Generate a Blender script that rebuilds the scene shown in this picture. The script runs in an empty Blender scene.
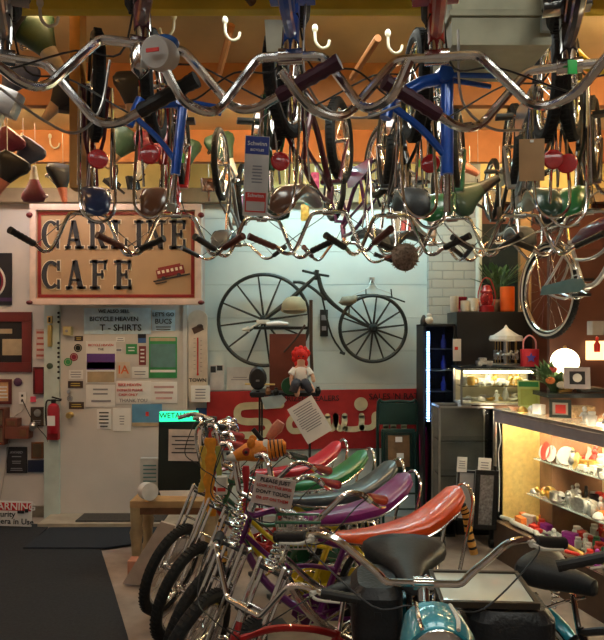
import bpy, bmesh, math, random
from mathutils import Vector, Matrix, Euler
random.seed(7)
SC = bpy.context.scene
COL = SC.collection
PI = math.pi
def R(d): return math.radians(d)
F_PX, HOR, EYE = 640.0, 335.0, 1.7
def P(px, py, Y):
    """world point at distance Y seen at that place of the frame"""
    return Vector(((px - 302) * Y / F_PX, Y, EYE - (py - HOR) * Y / F_PX))
# ------------------------------------------------------------------ materials
MATS = {}
def mat(name, col, rough=.5, metal=0., var=.12, scale=12., bump=0., coat=0., trans=0., emit=0., ecol=None, alpha=1., ior=1.45, flake=False):
    if name in MATS: return MATS[name]
    m = bpy.data.materials.new(name); m.use_nodes = True
    nt = m.node_tree; b = nt.nodes['Principled BSDF']
    c = tuple(col) + (1,)
    if var > 0:
        tc = nt.nodes.new('ShaderNodeTexCoord'); n = nt.nodes.new('ShaderNodeTexNoise')
        n.inputs['Scale'].default_value = scale; n.inputs['Detail'].default_value = 5
        nt.links.new(tc.outputs['Object'], n.inputs['Vector'])
        r = nt.nodes.new('ShaderNodeValToRGB')
        r.color_ramp.elements[0].position = .3; r.color_ramp.elements[1].position = .7
        r.color_ramp.elements[0].color = tuple(max(0, x * (1 - var)) for x in col) + (1,)
        r.color_ramp.elements[1].color = tuple(min(1, x * (1 + var)) for x in col) + (1,)
        nt.links.new(n.outputs['Fac'], r.inputs['Fac']); nt.links.new(r.outputs['Color'], b.inputs['Base Color'])
        if bump > 0:
            bp = nt.nodes.new('ShaderNodeBump'); bp.inputs['Strength'].default_value = bump; bp.inputs['Distance'].default_value = .01
            nt.links.new(n.outputs['Fac'], bp.inputs['Height']); nt.links.new(bp.outputs['Normal'], b.inputs['Normal'])
    else:
        b.inputs['Base Color'].default_value = c
    b.inputs['Roughness'].default_value = rough; b.inputs['Metallic'].default_value = metal
    b.inputs['Coat Weight'].default_value = coat; b.inputs['Transmission Weight'].default_value = trans
    b.inputs['IOR'].default_value = ior; b.inputs['Alpha'].default_value = alpha
    if emit > 0:
        b.inputs['Emission Color'].default_value = tuple(ecol or col) + (1,); b.inputs['Emission Strength'].default_value = emit
    MATS[name] = m
    return m
chrome = mat('chrome', (.72, .71, .69), .14, 1., .06, 30)
dchrome = mat('dull_steel', (.42, .41, .39), .33, 1., .2, 30)
black = mat('black_plastic', (.012, .012, .013), .45, 0, .1)
rubber = mat('tyre_rubber', (.012, .012, .012), .85, 0, .3, 60, .2)
whitewall = mat('white_rubber', (.6, .57, .5), .7)
iron = mat('black_iron', (.012, .016, .015), .45, .3, .3, 40, .2)
paper = mat('white_paper', (.74, .73, .72), .8, 0, .03)
ink = mat('black_ink', (.02, .02, .025), .7, 0, 0)
greyink = mat('grey_ink', (.25, .25, .28), .7, 0, 0)
redink = mat('red_ink', (.6, .04, .03), .7, 0, 0)
wood = mat('table_wood', (.42, .27, .13), .5, 0, .25, 8, .1)
glass = mat('clear_glass', (.95, 1, .98), .03, 0, 0, trans=1., ior=1.1)
cream = mat('cream_paint', (.75, .68, .45), .5)
brass = mat('brass', (.7, .5, .18), .3, 1.)
def paint(n, c, coat=1.): return mat(n, c, .3, .25, .08, 30, coat=coat)
def vinyl(n, c): return mat(n, c, .3, 0, .10, 150, .02, coat=.5)
# ------------------------------------------------------------------ mesh builder
def crom(pts, k=5, closed=False):
    pts = [Vector(p) for p in pts]; n = len(pts); out = []
    rng = range(n) if closed else range(n - 1)
    for i in rng:
        p1, p2 = pts[i], pts[(i + 1) % n]
        p0 = pts[(i - 1) % n] if (closed or i > 0) else p1 * 2 - p2
        p3 = pts[(i + 2) % n] if (closed or i < n - 2) else p2 * 2 - p1
        for j in range(k):
            t = j / k
            out.append(.5 * ((2 * p1) + (p2 - p0) * t + (2 * p0 - 5 * p1 + 4 * p2 - p3) * t * t + (3 * p1 - p0 - 3 * p2 + p3) * t ** 3))
    if not closed: out.append(pts[-1])
    return out
class MB:
    def __init__(s): s.bm = bmesh.new(); s.m = 0; s.X = Matrix.Identity(4)
    def v(s, p): return s.bm.verts.new(s.X @ Vector(p))
    def f(s, vs):
        try:
            q = s.bm.faces.new(vs); q.material_index = s.m; return q
        except ValueError: return None
    def box(s, c, d, rot=None, bev=0):
        c = Vector(c); rm = rot if rot is not None else Matrix.Identity(3)
        hx, hy, hz = d[0] / 2, d[1] / 2, d[2] / 2
        vs = [s.v(c + rm @ Vector((x * hx, y * hy, z * hz))) for x in (-1, 1) for y in (-1, 1) for z in (-1, 1)]
        fs = [s.f([vs[i] for i in q]) for q in ((0, 1, 3, 2), (4, 6, 7, 5), (0, 4, 5, 1), (2, 3, 7, 6), (0, 2, 6, 4), (1, 5, 7, 3))]
        if bev > 0:
            es = list({e for f in fs for e in f.edges})
            bmesh.ops.bevel(s.bm, geom=es, offset=bev, segments=2, affect='EDGES', profile=.7)
        return s
    def tube(s, pts, r, n=8, closed=False, smooth=0):
        if smooth: 
            if not hasattr(r, '__len__'): pts = crom(pts, smooth, closed)
            else:
                m = len(pts); pts = crom(pts, smooth, closed)
                r = [r[min(m - 1, int(i / smooth))] * (1 - (i % smooth) / smooth) + r[min(m - 1, int(i / smooth) + 1)] * ((i % smooth) / smooth) for i in range(len(pts))]
        pts = [Vector(p) for p in pts]; N = len(pts)
        rings = []; up = None
        for i, p in enumerate(pts):
            a = pts[(i - 1) % N] if (closed or i > 0) else p
            b = pts[(i + 1) % N] if (closed or i < N - 1) else p
            t = (b - a)
            if t.length < 1e-9: t = Vector((0, 0, 1))
            t.normalize()
            if up is None:
                up = Vector((0, 0, 1)) if abs(t.z) < .9 else Vector((0, 1, 0))
            u = up - t * up.dot(t)
            if u.length < 1e-6: u = t.orthogonal()
            u.normalize(); w = t.cross(u); up = u
            rr = r[i] if hasattr(r, '__len__') else r
            rings.append([s.v(p + (u * math.cos(2 * PI * k / n) + w * math.sin(2 * PI * k / n)) * rr) for k in range(n)])
        for i in range(N if closed else N - 1):
            A, B = rings[i], rings[(i + 1) % N]
            for k in range(n): s.f((A[k], A[(k + 1) % n], B[(k + 1) % n], B[k]))
        if not closed: s.f(rings[0][::-1]); s.f(rings[-1])
        return s
    def torus(s, c, axis, Rr, r, N=32, n=8, sx=1.):
        c = Vector(c); a = Vector(axis).normalized(); u = a.orthogonal().normalized(); w = a.cross(u)
        rings = []
        for i in range(N):
            th = 2 * PI * i / N; d = u * math.cos(th) + w * math.sin(th)
            rings.append([s.v(c + d * (Rr + r * math.cos(2 * PI * k / n)) + a * (r * sx * math.sin(2 * PI * k / n))) for k in range(n)])
        for i in range(N):
            A, B = rings[i], rings[(i + 1) % N]
            for k in range(n): s.f((A[k], B[k], B[(k + 1) % n], A[(k + 1) % n]))
        return s
    def lathe(s, prof, c=(0, 0, 0), axis=(0, 0, 1), n=20):
        c = Vector(c); a = Vector(axis).normalized(); u = a.orthogonal().normalized(); w = a.cross(u)
        rings = []
        for (r, z) in prof:
            if r < 1e-5: rings.append([s.v(c + a * z)])
            else: rings.append([s.v(c + a * z + (u * math.cos(2 * PI * k / n) + w * math.sin(2 * PI * k / n)) * r) for k in range(n)])
        for A, B in zip(rings[:-1], rings[1:]):
            for k in range(n):
                k2 = (k + 1) % n
                if len(A) == 1 and len(B) == 1: continue
                if len(A) == 1: s.f((A[0], B[k2], B[k]))
                elif len(B) == 1: s.f((A[k], A[k2], B[0]))
                else: s.f((A[k], A[k2], B[k2], B[k]))
        if len(rings[0]) > 1: s.f(rings[0][::-1])
        if len(rings[-1]) > 1: s.f(rings[-1])
        return s
    def ell(s, c, d, rot=None, n=14, m=9):
        c = Vector(c); rm = rot if rot is not None else Matrix.Identity(3)
        rings = []
        for j in range(m + 1):
            ph = PI * j / m - PI / 2
            if j in (0, m): rings.append([s.v(c + rm @ Vector((0, 0, d[2] * math.sin(ph))))])
            else: rings.append([s.v(c + rm @ Vector((d[0] * math.cos(ph) * math.cos(2 * PI * k / n), d[1] * math.cos(ph) * math.sin(2 * PI * k / n), d[2] * math.sin(ph)))) for k in range(n)])
        for A, B in zip(rings[:-1], rings[1:]):
            for k in range(n):
                k2 = (k + 1) % n
                if len(A) == 1: s.f((A[0], B[k2], B[k]))
                elif len(B) == 1: s.f((A[k], A[k2], B[0]))
                else: s.f((A[k], A[k2], B[k2], B[k]))
        return s
    def prism(s, poly, o, ux, uy, depth):
        """polygon in the ux/uy plane from o, pushed along ux x uy"""
        o = Vector(o); ux = Vector(ux); uy = Vector(uy); nz = ux.cross(uy).normalized()
        A = [s.v(o + ux * x + uy * y) for x, y in poly]; B = [s.v(o + ux * x + uy * y + nz * depth) for x, y in poly]
        n = len(poly)
        s.f(A[::-1]); s.f(B)
        for k in range(n): s.f((A[k], A[(k + 1) % n], B[(k + 1) % n], B[k]))
        return s
    def loft(s, secs, n=16, cap=True):
        """secs: (centre, half width vector, half height vector, exponent)"""
        rings = []
        for c, wv, hv, e in secs:
            c = Vector(c); wv = Vector(wv); hv = Vector(hv); ring = []
            for k in range(n):
                t = 2 * PI * k / n; cx, sy = math.cos(t), math.sin(t)
                ring.append(s.v(c + wv * math.copysign(abs(cx) ** e, cx) + hv * math.copysign(abs(sy) ** e, sy)))
            rings.append(ring)
        for A, B in zip(rings[:-1], rings[1:]):
            for k in range(n): s.f((A[k], A[(k + 1) % n], B[(k + 1) % n], B[k]))
        if cap: s.f(rings[0][::-1]); s.f(rings[-1])
        return s
    def build(s, name, mats, parent=None, M=None, smooth=True, ang=35):
        me = bpy.data.meshes.new(name)
        bmesh.ops.recalc_face_normals(s.bm, faces=s.bm.faces[:])
        s.bm.to_mesh(me); s.bm.free()
        if not isinstance(mats, (list, tuple)): mats = [mats]
        for m in mats: me.materials.append(m)
        if smooth:
            me.polygons.foreach_set('use_smooth', [True] * len(me.polygons)); me.set_sharp_from_angle(angle=R(ang))
        return link(name, me, parent, M)
def link(name, me, parent=None, M=None):
    o = bpy.data.objects.new(name, me); COL.objects.link(o)
    if parent is not None: o.parent = parent
    if M is not None: o.matrix_basis = M
    return o
CACHE = {}
def cached(key, name, fn, mats, parent, M=None):
    """same part mesh in the same materials is shared"""
    k = (key,) + tuple(m.name for m in (mats if isinstance(mats, (list, tuple)) else [mats]))
    if k in CACHE: return link(name, CACHE[k], parent, M)
    b = MB(); fn(b); o = b.build(name, mats, parent, M); CACHE[k] = o.data
    return o
def tag(o, label, cat, group=None, kind=None):
    o['label'] = label; o['category'] = cat
    if group: o['group'] = group
    if kind: o['kind'] = kind
    return o
def empty(name, label, cat, loc=(0, 0, 0), rot=(0, 0, 0), group=None, sc=1.):
    o = bpy.data.objects.new(name, None); COL.objects.link(o); o.empty_display_size = .05
    o.location = loc; o.rotation_euler = rot; o.scale = (sc,) * 3
    return tag(o, label, cat, group)
def struct(name, b, m, parent=None, smooth=False):
    o = b.build(name, m, parent, smooth=smooth)
    if parent is None: o['kind'] = 'structure'
    return o
def copy_tree(o, parent=None):
    c = o.copy(); COL.objects.link(c)
    if parent is not None: c.parent = parent
    for ch in list(o.children): copy_tree(ch, c)
    return c
def text(s, size, m, parent, loc, rot=(PI / 2, 0, 0), ext=.0015, name='lettering', wide=1., shear=0.):
    cu = bpy.data.curves.new('t', 'FONT'); cu.body = s; cu.size = size; cu.extrude = ext; cu.align_x = 'CENTER'; cu.align_y = 'CENTER'; cu.shear = shear
    cu.resolution_u = 2; cu.offset = size * .012
    o = bpy.data.objects.new('t', cu); COL.objects.link(o)
    dg = bpy.context.evaluated_depsgraph_get(); me = bpy.data.meshes.new_from_object(o.evaluated_get(dg))
    bpy.data.objects.remove(o); me.materials.clear(); me.materials.append(m); me.name = name
    t = link(name, me, parent); t.location = loc; t.rotation_euler = rot; t.scale = (wide, 1, 1)
    return t
def adopt(o, parent):
    """make a mesh modelled in world space a part of its thing"""
    o.parent = parent; o.matrix_parent_inverse = Matrix.LocRotScale(parent.location, parent.rotation_euler, parent.scale).inverted(); return o
def hanger(o, top=3.06, m=None):
    """wire from a hanging thing up to the ceiling timber"""
    bpy.context.view_layer.update()
    q = o.matrix_world.inverted(); p = o.matrix_world.translation; b = MB(); b.X = q
    b.tube([p + Vector((0, .0, .0)), p + Vector((.004, .01, .06)), Vector((p.x, p.y + .01, top))], .0022, 5); return b.build('hanger', m or dchrome, o)
ORD = ['first', 'second', 'third', 'fourth', 'fifth', 'sixth', 'seventh', 'eighth', 'ninth', 'tenth', 'eleventh', 'twelfth', 'thirteenth', 'fourteenth', 'fifteenth', 'sixteenth', 'seventeenth', 'eighteenth', 'nineteenth', 'twentieth'] + ['twenty-' + t for t in ('first', 'second', 'third', 'fourth', 'fifth', 'sixth', 'seventh', 'eighth', 'ninth')] + ['thirtieth'] + ['thirty-' + t for t in ('first', 'second', 'third', 'fourth', 'fifth', 'sixth', 'seventh', 'eighth', 'ninth')]

# ------------------------------------------------------------------ flat things on walls
def sheet(name, label, cat, x0, y0, x1, y1, Y, m=paper, thick=.006, tilt=0, texts=(), patches=(), lines=(), frame=None, fw=.12, group=None, rz=0):
    c = (P(x0, y0, Y) + P(x1, y1, Y)) / 2; k = Y / F_PX; W = (x1 - x0) * k; H = (y1 - y0) * k
    b = MB(); b.box((0, 0, 0), (W, thick, H), bev=min(.0015, thick * .2))
    o = b.build(name, m); o.location = c; o.rotation_euler = (0, R(tilt), R(rz)); tag(o, label, cat, group)
    def uv(u, v): return ((u - .5) * W, (.5 - v) * H)
    f = -thick / 2
    if frame is not None:
        b = MB(); t = min(W, H) * fw
        for (cx, cz, sx, sz) in ((0, H / 2 - t / 2, W, t), (0, -H / 2 + t / 2, W, t), (-W / 2 + t / 2, 0, t, H - 2 * t), (W / 2 - t / 2, 0, t, H - 2 * t)):
            b.box((cx, f - .006, cz), (sx, .014, sz), bev=.002)
        b.build('frame', frame, o)
    for (nm, u0, v0, u1, v1, mm) in patches:
        a, bq = uv(u0, v0), uv(u1, v1)
        q = MB(); q.box(((a[0] + bq[0]) / 2, f - .001, (a[1] + bq[1]) / 2), (abs(bq[0] - a[0]), .003, abs(a[1] - bq[1]))); q.build(nm, mm, o, smooth=False)
    for i, (u0, v0, u1, v1, n, mm) in enumerate(lines):
        q = MB(); rnd = random.Random(x0 * 7 + i)
        for j in range(n):
            a = uv(u0, v0 + (v1 - v0) * (j + .5) / n); e = uv(u1, 0)[0]; L = (e - a[0]) * rnd.uniform(.75, 1)
            q.box((a[0] + (e - a[0]) / 2, f - .0012, a[1]), (L, .0024, H * (v1 - v0) / n * .38))
        q.build('printed_lines', mm, o, smooth=False)
    for (s, u, v, size, mm) in texts:
        a = uv(u, v); text(s, size, mm, o, (a[0], f - .003, a[1]))
    return o
# ------------------------------------------------------------------ bicycle
def wheel_fn(rw, tw, nsp=20):
    def fn(b):
        r = rw - tw * 2
        b.torus((0, 0, 0), (0, 1, 0), r, .011, 40, 8, 1.4)
        b.lathe([(.006, -.05), (.018, -.045), (.02, -.03), (.012, -.022), (.012, .022), (.02, .03), (.018, .045), (.006, .05)], axis=(0, 1, 0), n=10)
        for i in range(nsp):
            a = 2 * PI * i / nsp; sgn = 1 if i % 2 else -1; a2 = a + .35 * (1 if i % 4 < 2 else -1)
            b.tube([(.018 * math.cos(a2), sgn * .027, .018 * math.sin(a2)), (r * math.cos(a), 0, r * math.sin(a))], .0013, 4)
    return fn
def tire_fn(rw, tw, white=False):
    def fn(b):
        b.torus((0, 0, 0), (0, 1, 0), rw - tw, tw, 48, 10)
        if white:
            b.m = 1
            for s in (-1, 1): b.torus((0, s * tw * .72, 0), (0, 1, 0), rw - tw * 1.05, tw * .42, 48, 6)
            b.m = 0
        nb = 60
        for i in range(nb):
            a = 2 * PI * i / nb
            b.box(((rw) * math.cos(a), 0, (rw) * math.sin(a)), (.004, tw * 1.1, .008), Matrix.Rotation(-a, 3, 'Y'))
    return fn
def fender_fn(rw, a0, a1, w):
    def fn(b):
        N = 20; prev = None
        for i in range(N + 1):
            a = R(a0 + (a1 - a0) * i / N); ring = []
            for j in range(7):
                t = -1 + 2 * j / 6; rr = rw - .02 * t * t * 1.3
                ring.append((rr * math.cos(a), t * w, rr * math.sin(a)))
            for j in range(6, -1, -1):
                t = -1 + 2 * j / 6; rr = rw - .02 * t * t * 1.3 - .003
                ring.append((rr * math.cos(a), t * w * .95, rr * math.sin(a)))
            cur = [b.v(p) for p in ring]
            if prev:
                for k in range(len(cur)): b.f((prev[k], prev[(k + 1) % len(cur)], cur[(k + 1) % len(cur)], cur[k]))
            else: b.f(cur[::-1])
            prev = cur
        b.f(prev)
    return fn
def banana(b):
    S = [(.05, .72, .012, .010), (.035, .72, .04, .020), (-.03, .71, .052, .026), (-.12, .705, .065, .029), (-.24, .71, .08, .031), (-.34, .725, .09, .032), (-.42, .755, .09, .033), (-.49, .80, .085, .03), (-.53, .84, .07, .022), (-.545, .86, .03, .01)]
    b.loft([((x, 0, z), (0, w, 0), (h * .3 if x < -.4 else 0, 0, h), .75) for x, z, w, h in S], 18)
def banana_trim(b):
    for s in (-1, 1):
        b.tube([(.03, s * .040, .71), (-.12, s * .066, .688), (-.34, s * .091, .705), (-.49, s * .086, .782)], .005, 6, smooth=3)
def saddle_fn(b):
    S = [(.15, -.005, .008, .008), (.14, 0, .022, .02), (.08, .0, .03, .028), (.0, -.002, .045, .032), (-.06, .0, .08, .04), (-.11, .006, .115, .045), (-.15, .008, .12, .045), (-.18, .004, .10, .035), (-.19, .0, .05, .015)]
    b.loft([((x, 0, z), (0, w, 0), (0, 0, h), .85) for x, z, w, h in S], 18)
def springs_fn(b):
    for s in (-1, 1):
        pts = [(-.11 + .016 * math.cos(t * .7), s * .06 + .016 * math.sin(t * .7), -.05 - t * .0016) for t in range(36)]
        b.tube(pts, .003, 5)
    b.tube([(.1, 0, -.03), (.0, 0, -.06), (-.11, .06, -.1)], .004, 6); b.tube([(.0, 0, -.06), (-.11, -.06, -.1)], .004, 6)
def make_bike(label, loc, rot, fr, seat_m, grip_m, name='bicycle', sc=1., group=None, rise=.2, gripb=.12, gripo=.10, gripd=.05, clampz=.72, rw=.25, tw=.022,
              fork='plain', steer=0., sissy=True, seat='banana', fender=None, guard=True, refl=None, cables=True, levers=True, white=False, fx=.5, bar_m=None, sissyh=.85, basket=None, spring=False, barw=1., tags=None, lo=0., nogrip=False):
    root = empty(name, label, 'bicycle', loc, rot, group, sc)
    bar_m = bar_m or chrome
    RA = Vector((-.45, 0, rw)); FA = Vector((fx, 0, rw)); BB = Vector((-.08, 0, .27 + lo)); ST = Vector((-.22, 0, .58 + lo)); HB = Vector((.30, 0, .57 + lo)); HT = Vector((.265, 0, .68 + lo))
    if fork == 'chopper': HB = Vector((.28, 0, .66)); HT = Vector((.235, 0, .77)); clampz = max(clampz, .82)
    def frame(b):
        b.tube([BB, ST], .015); b.tube([HB, HT], .021, 10)
        b.tube([HT + Vector((-.005, 0, -.02)), (.1, 0, HT.z - .015), (-.08, 0, ST.z + .04), ST - Vector((0, 0, .02))], .015, smooth=4)
        b.tube([HB, (.18, 0, .48), (.05, 0, .35), BB], .017, smooth=4)
        b.tube([HB + Vector((-.005, 0, .03)), (.1, 0, .53), (-.05, 0, .5), ST - Vector((-.03, 0, .12))], .011, smooth=4)
        b.tube([BB - Vector((0, .035, 0)), BB + Vector((0, .035, 0))], .024, 12)
        for s in (-1, 1):
            b.tube([BB + Vector((0, s * .02, 0)), (-.2, s * .05, .262), RA + Vector((0, s * .055, 0))], .009, smooth=3)
            b.tube([ST - Vector((0, s * -.01, .03)), (-.32, s * .045, .45), RA + Vector((0, s * .055, 0))], .009, smooth=3)
    cached(('frame', fork, rw, lo), 'frame', frame, fr, root)
    ax = (HT - HB).normalized(); SM = Matrix.Translation(HB) @ Matrix.Rotation(R(steer), 4, ax) @ Matrix.Translation(-HB)
    crown = HB - ax * .03; CL = HT + ax * (clampz - HT.z) / ax.z
    def forkf(b):
        b.tube([crown, CL], .013, 10)
        b.box(crown, (.05, .12, .02), bev=.005)
        for s in (-1, 1):
            y = s * .05
            if fork == 'plain': b.tube([crown + Vector((0, y, 0)), crown.lerp(FA, .5) + Vector((-.012, y, 0)), FA + Vector((0, y, 0))], [.014, .012, .008], smooth=3)
            else:
                b.tube([crown + Vector((0, y, .0)), FA + Vector((-.03, y, 0))], .009)
                b.tube([crown + Vector((.05, y, .05)), FA + Vector((.03, y, 0))], .009)
                b.box(FA + Vector((0, y, 0)), (.09, .008, .02)); b.tube([crown + Vector((0, y, 0)), crown + Vector((.05, y, .05))], .007)
                b.tube([crown.lerp(FA, .35) + Vector((.0, -.05, .0)), crown.lerp(FA, .35) + Vector((.0, .05, .0))], .006)
    fk = cached(('fork', fork, fx, rw, clampz, lo), 'fork', forkf, chrome if fork != 'plain' or fr is chrome else fr, root, SM)
    if fork != 'plain' or spring:
        def sp(b):
            c = crown + Vector((.055, 0, .03))
            b.tube([c + ax * (k * .0024) + Vector((.02 * math.cos(k * .7), .02 * math.sin(k * .7), 0)) for k in range(56)], .0045, 6)
        cached(('spring', fork, fx), 'spring', sp, chrome, fk)
    # wheels
    for nm, A, M in (('rear_wheel', RA, Matrix.Translation(RA)), ('front_wheel', FA, SM @ Matrix.Translation(FA))):
        w = cached(('wheel', rw, tw), nm, wheel_fn(rw, tw), chrome, root, M)
        cached(('tire', rw, tw, white), 'tire', tire_fn(rw, tw, white), [rubber, whitewall], w)
    # handlebar
    g = []
    ks = barw
    def half(s):
        c = CL
        pts = [c, c + Vector((0, s * .06 * ks, 0)), c + Vector((-.0, s * .095 * ks, .004)), c + Vector((-.006, s * .12 * ks, .03)), c + Vector((-.02, s * .175 * ks, rise * .66)), c + Vector((-.028, s * .205 * ks, rise * .90)), c + Vector((-.045, s * .235 * ks, rise)), c + Vector((-.07, s * .268 * ks, rise * .985)), c + Vector((-.10, s * .30 * ks, rise * .88))]
        e = pts[-1] + Vector((-gripb, s * gripo, -gripd))
        return pts, e
    def bar(b):
        pr, er = half(-1); pl, el = half(1)
        b.tube([er] + pr[::-1] + pl[1:] + [el], .0115, 10, smooth=4)
        b.tube([CL - Vector((0, .03, 0)), CL + Vector((0, .03, 0))], .02, 12); b.tube([CL, CL - ax * .05], .018, 12)
    hb = cached(('bar', rise, gripb, gripo, gripd, clampz, barw, fork, lo), 'handlebar', bar, bar_m, root, SM)
    for s in (-1, 1):
        pts, e = half(s); st = pts[-1].lerp(e, .05); d = (e - st)
        def gr(b, st=st, e=e, d=d):
            N = 12; b.tube([st + d * (1.03 * i / N) for i in range(N + 1)], [.017 + (.0025 if i % 2 else 0) for i in range(N + 1)], 10)
            b.tube([e, e + d.normalized() * .012], .02, 10)
        if not nogrip: cached(('grip', s, rise, gripb, gripo, gripd, clampz, barw, fork, lo), 'grip', gr, grip_m, hb)
        if levers and not nogrip:
            def lv(b, st=st, d=d, s=s):
                dn = d.normalized(); o = Vector((.045, 0, -.01)) if abs(d.x) < abs(d.y) * 1.5 else Vector((0, s * .045, -.02))
                q = st - dn * .02
                b.tube([q, q + o * .5], .012, 8); b.tube([q + o * .5, q + o + dn * .04, q + o * .9 + dn * .12], [.007, .006, .004], 6, smooth=3)
            cached(('lever', s, rise, gripb, gripo, gripd, clampz, barw, fork, lo), 'brake_lever', lv, chrome if seat == 'banana' else whitewall, hb)
        if cables:
            def cb(b, st=st, s=s):
                b.tube([st, st + Vector((.08, -s * .02, -.02)), CL + Vector((.10, s * .16, rise * .9 - .28 + .14)), CL + Vector((.12, s * .05, -.02)), CL + Vector((.02, s * .015, -.12))], .0028, 5, smooth=5)
            cached(('cable', s, rise, gripb, gripo, gripd, clampz, barw, fork, lo), 'cable', cb, black, hb)
    # seat
    if seat is None: pass
    elif seat == 'banana':
        st = cached('banana', 'seat', banana, seat_m, root); cached('btrim', 'seat_trim', banana_trim, chrome, st)
    else:
        M = Matrix.Translation((ST.x - .06, 0, ST.z + .17))
        st = cached('saddle', 'seat', saddle_fn, seat_m, root, M); cached('ssprings', 'spring', springs_fn, chrome, st)
    cached(('post', lo), 'seat_post', lambda b: b.tube([ST - Vector((0, 0, .03)), ST + Vector((-.03, 0, .12))], .011), chrome, root)
    if sissy:
        def sb(b):
            b.tube([RA + Vector((-.0, .07, 0)), (-.5, .075, .55), (-.56, .075, sissyh - .05), (-.575, .05, sissyh + .02), (-.58, 0, sissyh + .045), (-.575, -.05, sissyh + .02), (-.56, -.075, sissyh - .05), (-.5, -.075, .55), RA + Vector((0, -.07, 0))], .0075, 8, smooth=4)
            for s in (-1, 1): b.tube([RA + Vector((0, s * .075, .0)), (-.33, s * .075, .69)], .006)
        cached(('sissy', sissyh), 'sissy_bar', sb, chrome, root)
    def crank(b):
        b.torus(BB + Vector((0, -.05, 0)), (0, 1, 0), .075, .005, 28, 6); b.torus(BB + Vector((0, -.05, 0)), (0, 1, 0), .03, .006, 16, 6)
        for i in range(5):
            a = 2 * PI * i / 5; b.tube([BB + Vector((.03 * math.cos(a), -.05, .03 * math.sin(a))), BB + Vector((.073 * math.cos(a), -.05, .073 * math.sin(a)))], .005, 5)
        b.tube([BB + Vector((.14, -.06, -.06)), BB + Vector((0, -.06, 0)), BB + Vector((0, .06, 0)), BB + Vector((-.14, .06, .06))], .009)
        for s in (0, 1): pass
    ck = cached(('crank', lo), 'crank', crank, chrome, root)
    for s in (-1, 1):
        def pd(b, s=s):
            c = BB + Vector((-s * .14, s * .115, s * .06)); b.box(c, (.065, .09, .02), bev=.004); b.tube([c, c - Vector((0, s * .06, 0))], .006)
        cached(('pedal', s, lo), 'pedal', pd, black, ck)
    if guard:
        def cg(b):
            b.prism([(-.5, -.03), (-.44, .035), (-.1, .09), (.0, .07), (.02, .0), (-.04, -.06), (-.45, -.04)], (0, -.063, .27 + lo), (1, 0, 0), (0, 0, 1), .004)
        cached(('guard', lo), 'chain_guard', cg, fr, root)
    if fender is not None:
        cached(('rfen', rw), 'rear_fender', fender_fn(rw + .022, 20, 200, .032), fender, root, Matrix.Translation(RA))
        if not (fork == 'chopper'): cached(('ffen', rw), 'front_fender', fender_fn(rw + .022, 10, 155, .032), fender, root, SM @ Matrix.Translation(FA))
    if refl:
        def rf(b): b.lathe([(.0, -.012), (.042, -.012), (.045, 0), (.04, .01), (0, .016)], c=(-.575, 0, refl), axis=(-1, 0, 0), n=20)
        o = cached(('refl', refl), 'reflector', rf, mat('red_reflector', (.55, .01, .012), .2, 0, .15, 200, .3, coat=.6), root)
    return root
EXPO = -0.06
LTUBE = 110
E_WARM, E_COOL, E_MID, E_PINK, E_BACK, E_AMB = 75, 18, 14, 8, 18, 24
# area lights in the ceiling bays, front pair added as fill: name, place, size x, size y, watt, colour
LIGHTS = [('bay_warm_left', (-2.0, 4.3, 3.15), 1.6, .3, 5, (1, .82, .76)), ('bay_warm_mid', (.0, 4.3, 3.15), 1.6, .3, 4, (1, .9, .8)), ('bay_cool', (.35, 5.45, 3.15), 1.6, .2, 21, (.62, .97, .98)),
          ('bay_left', (-2.2, 5.4, 3.15), 1.2, .2, 8, (1, .88, .92)), ('front_fill_a', (-1.0, .6, 3.2), 1.6, .6, 22, (.95, .98, .93)), ('front_fill_b', (1.0, .6, 3.2), 1.6, .6, 24, (.95, .98, .88)), ('mid_c', (.4, 3.0, 3.22), 1.6, .4, 14, (.96, 1, .9))]
# ================================================================== camera and render look
cam = bpy.data.cameras.new('camera'); co = bpy.data.objects.new('camera', cam); COL.objects.link(co); SC.camera = co
co.location = (0, 0, EYE); co.rotation_euler = (PI / 2, 0, 0)
cam.sensor_fit = 'VERTICAL'; cam.sensor_height = 36; cam.lens = 36; cam.shift_y = 15 / 640; cam.clip_start = .05
SC.view_settings.view_transform = 'Standard'; SC.view_settings.look = 'None'; SC.view_settings.gamma = 1; SC.view_settings.use_curve_mapping = False
SC.view_settings.exposure = EXPO
w = bpy.data.worlds.new('w'); SC.world = w; w.use_nodes = True; w.node_tree.nodes['Background'].inputs[0].default_value = (.5, .4, .3, 1); w.node_tree.nodes['Background'].inputs[1].default_value = .05
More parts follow.
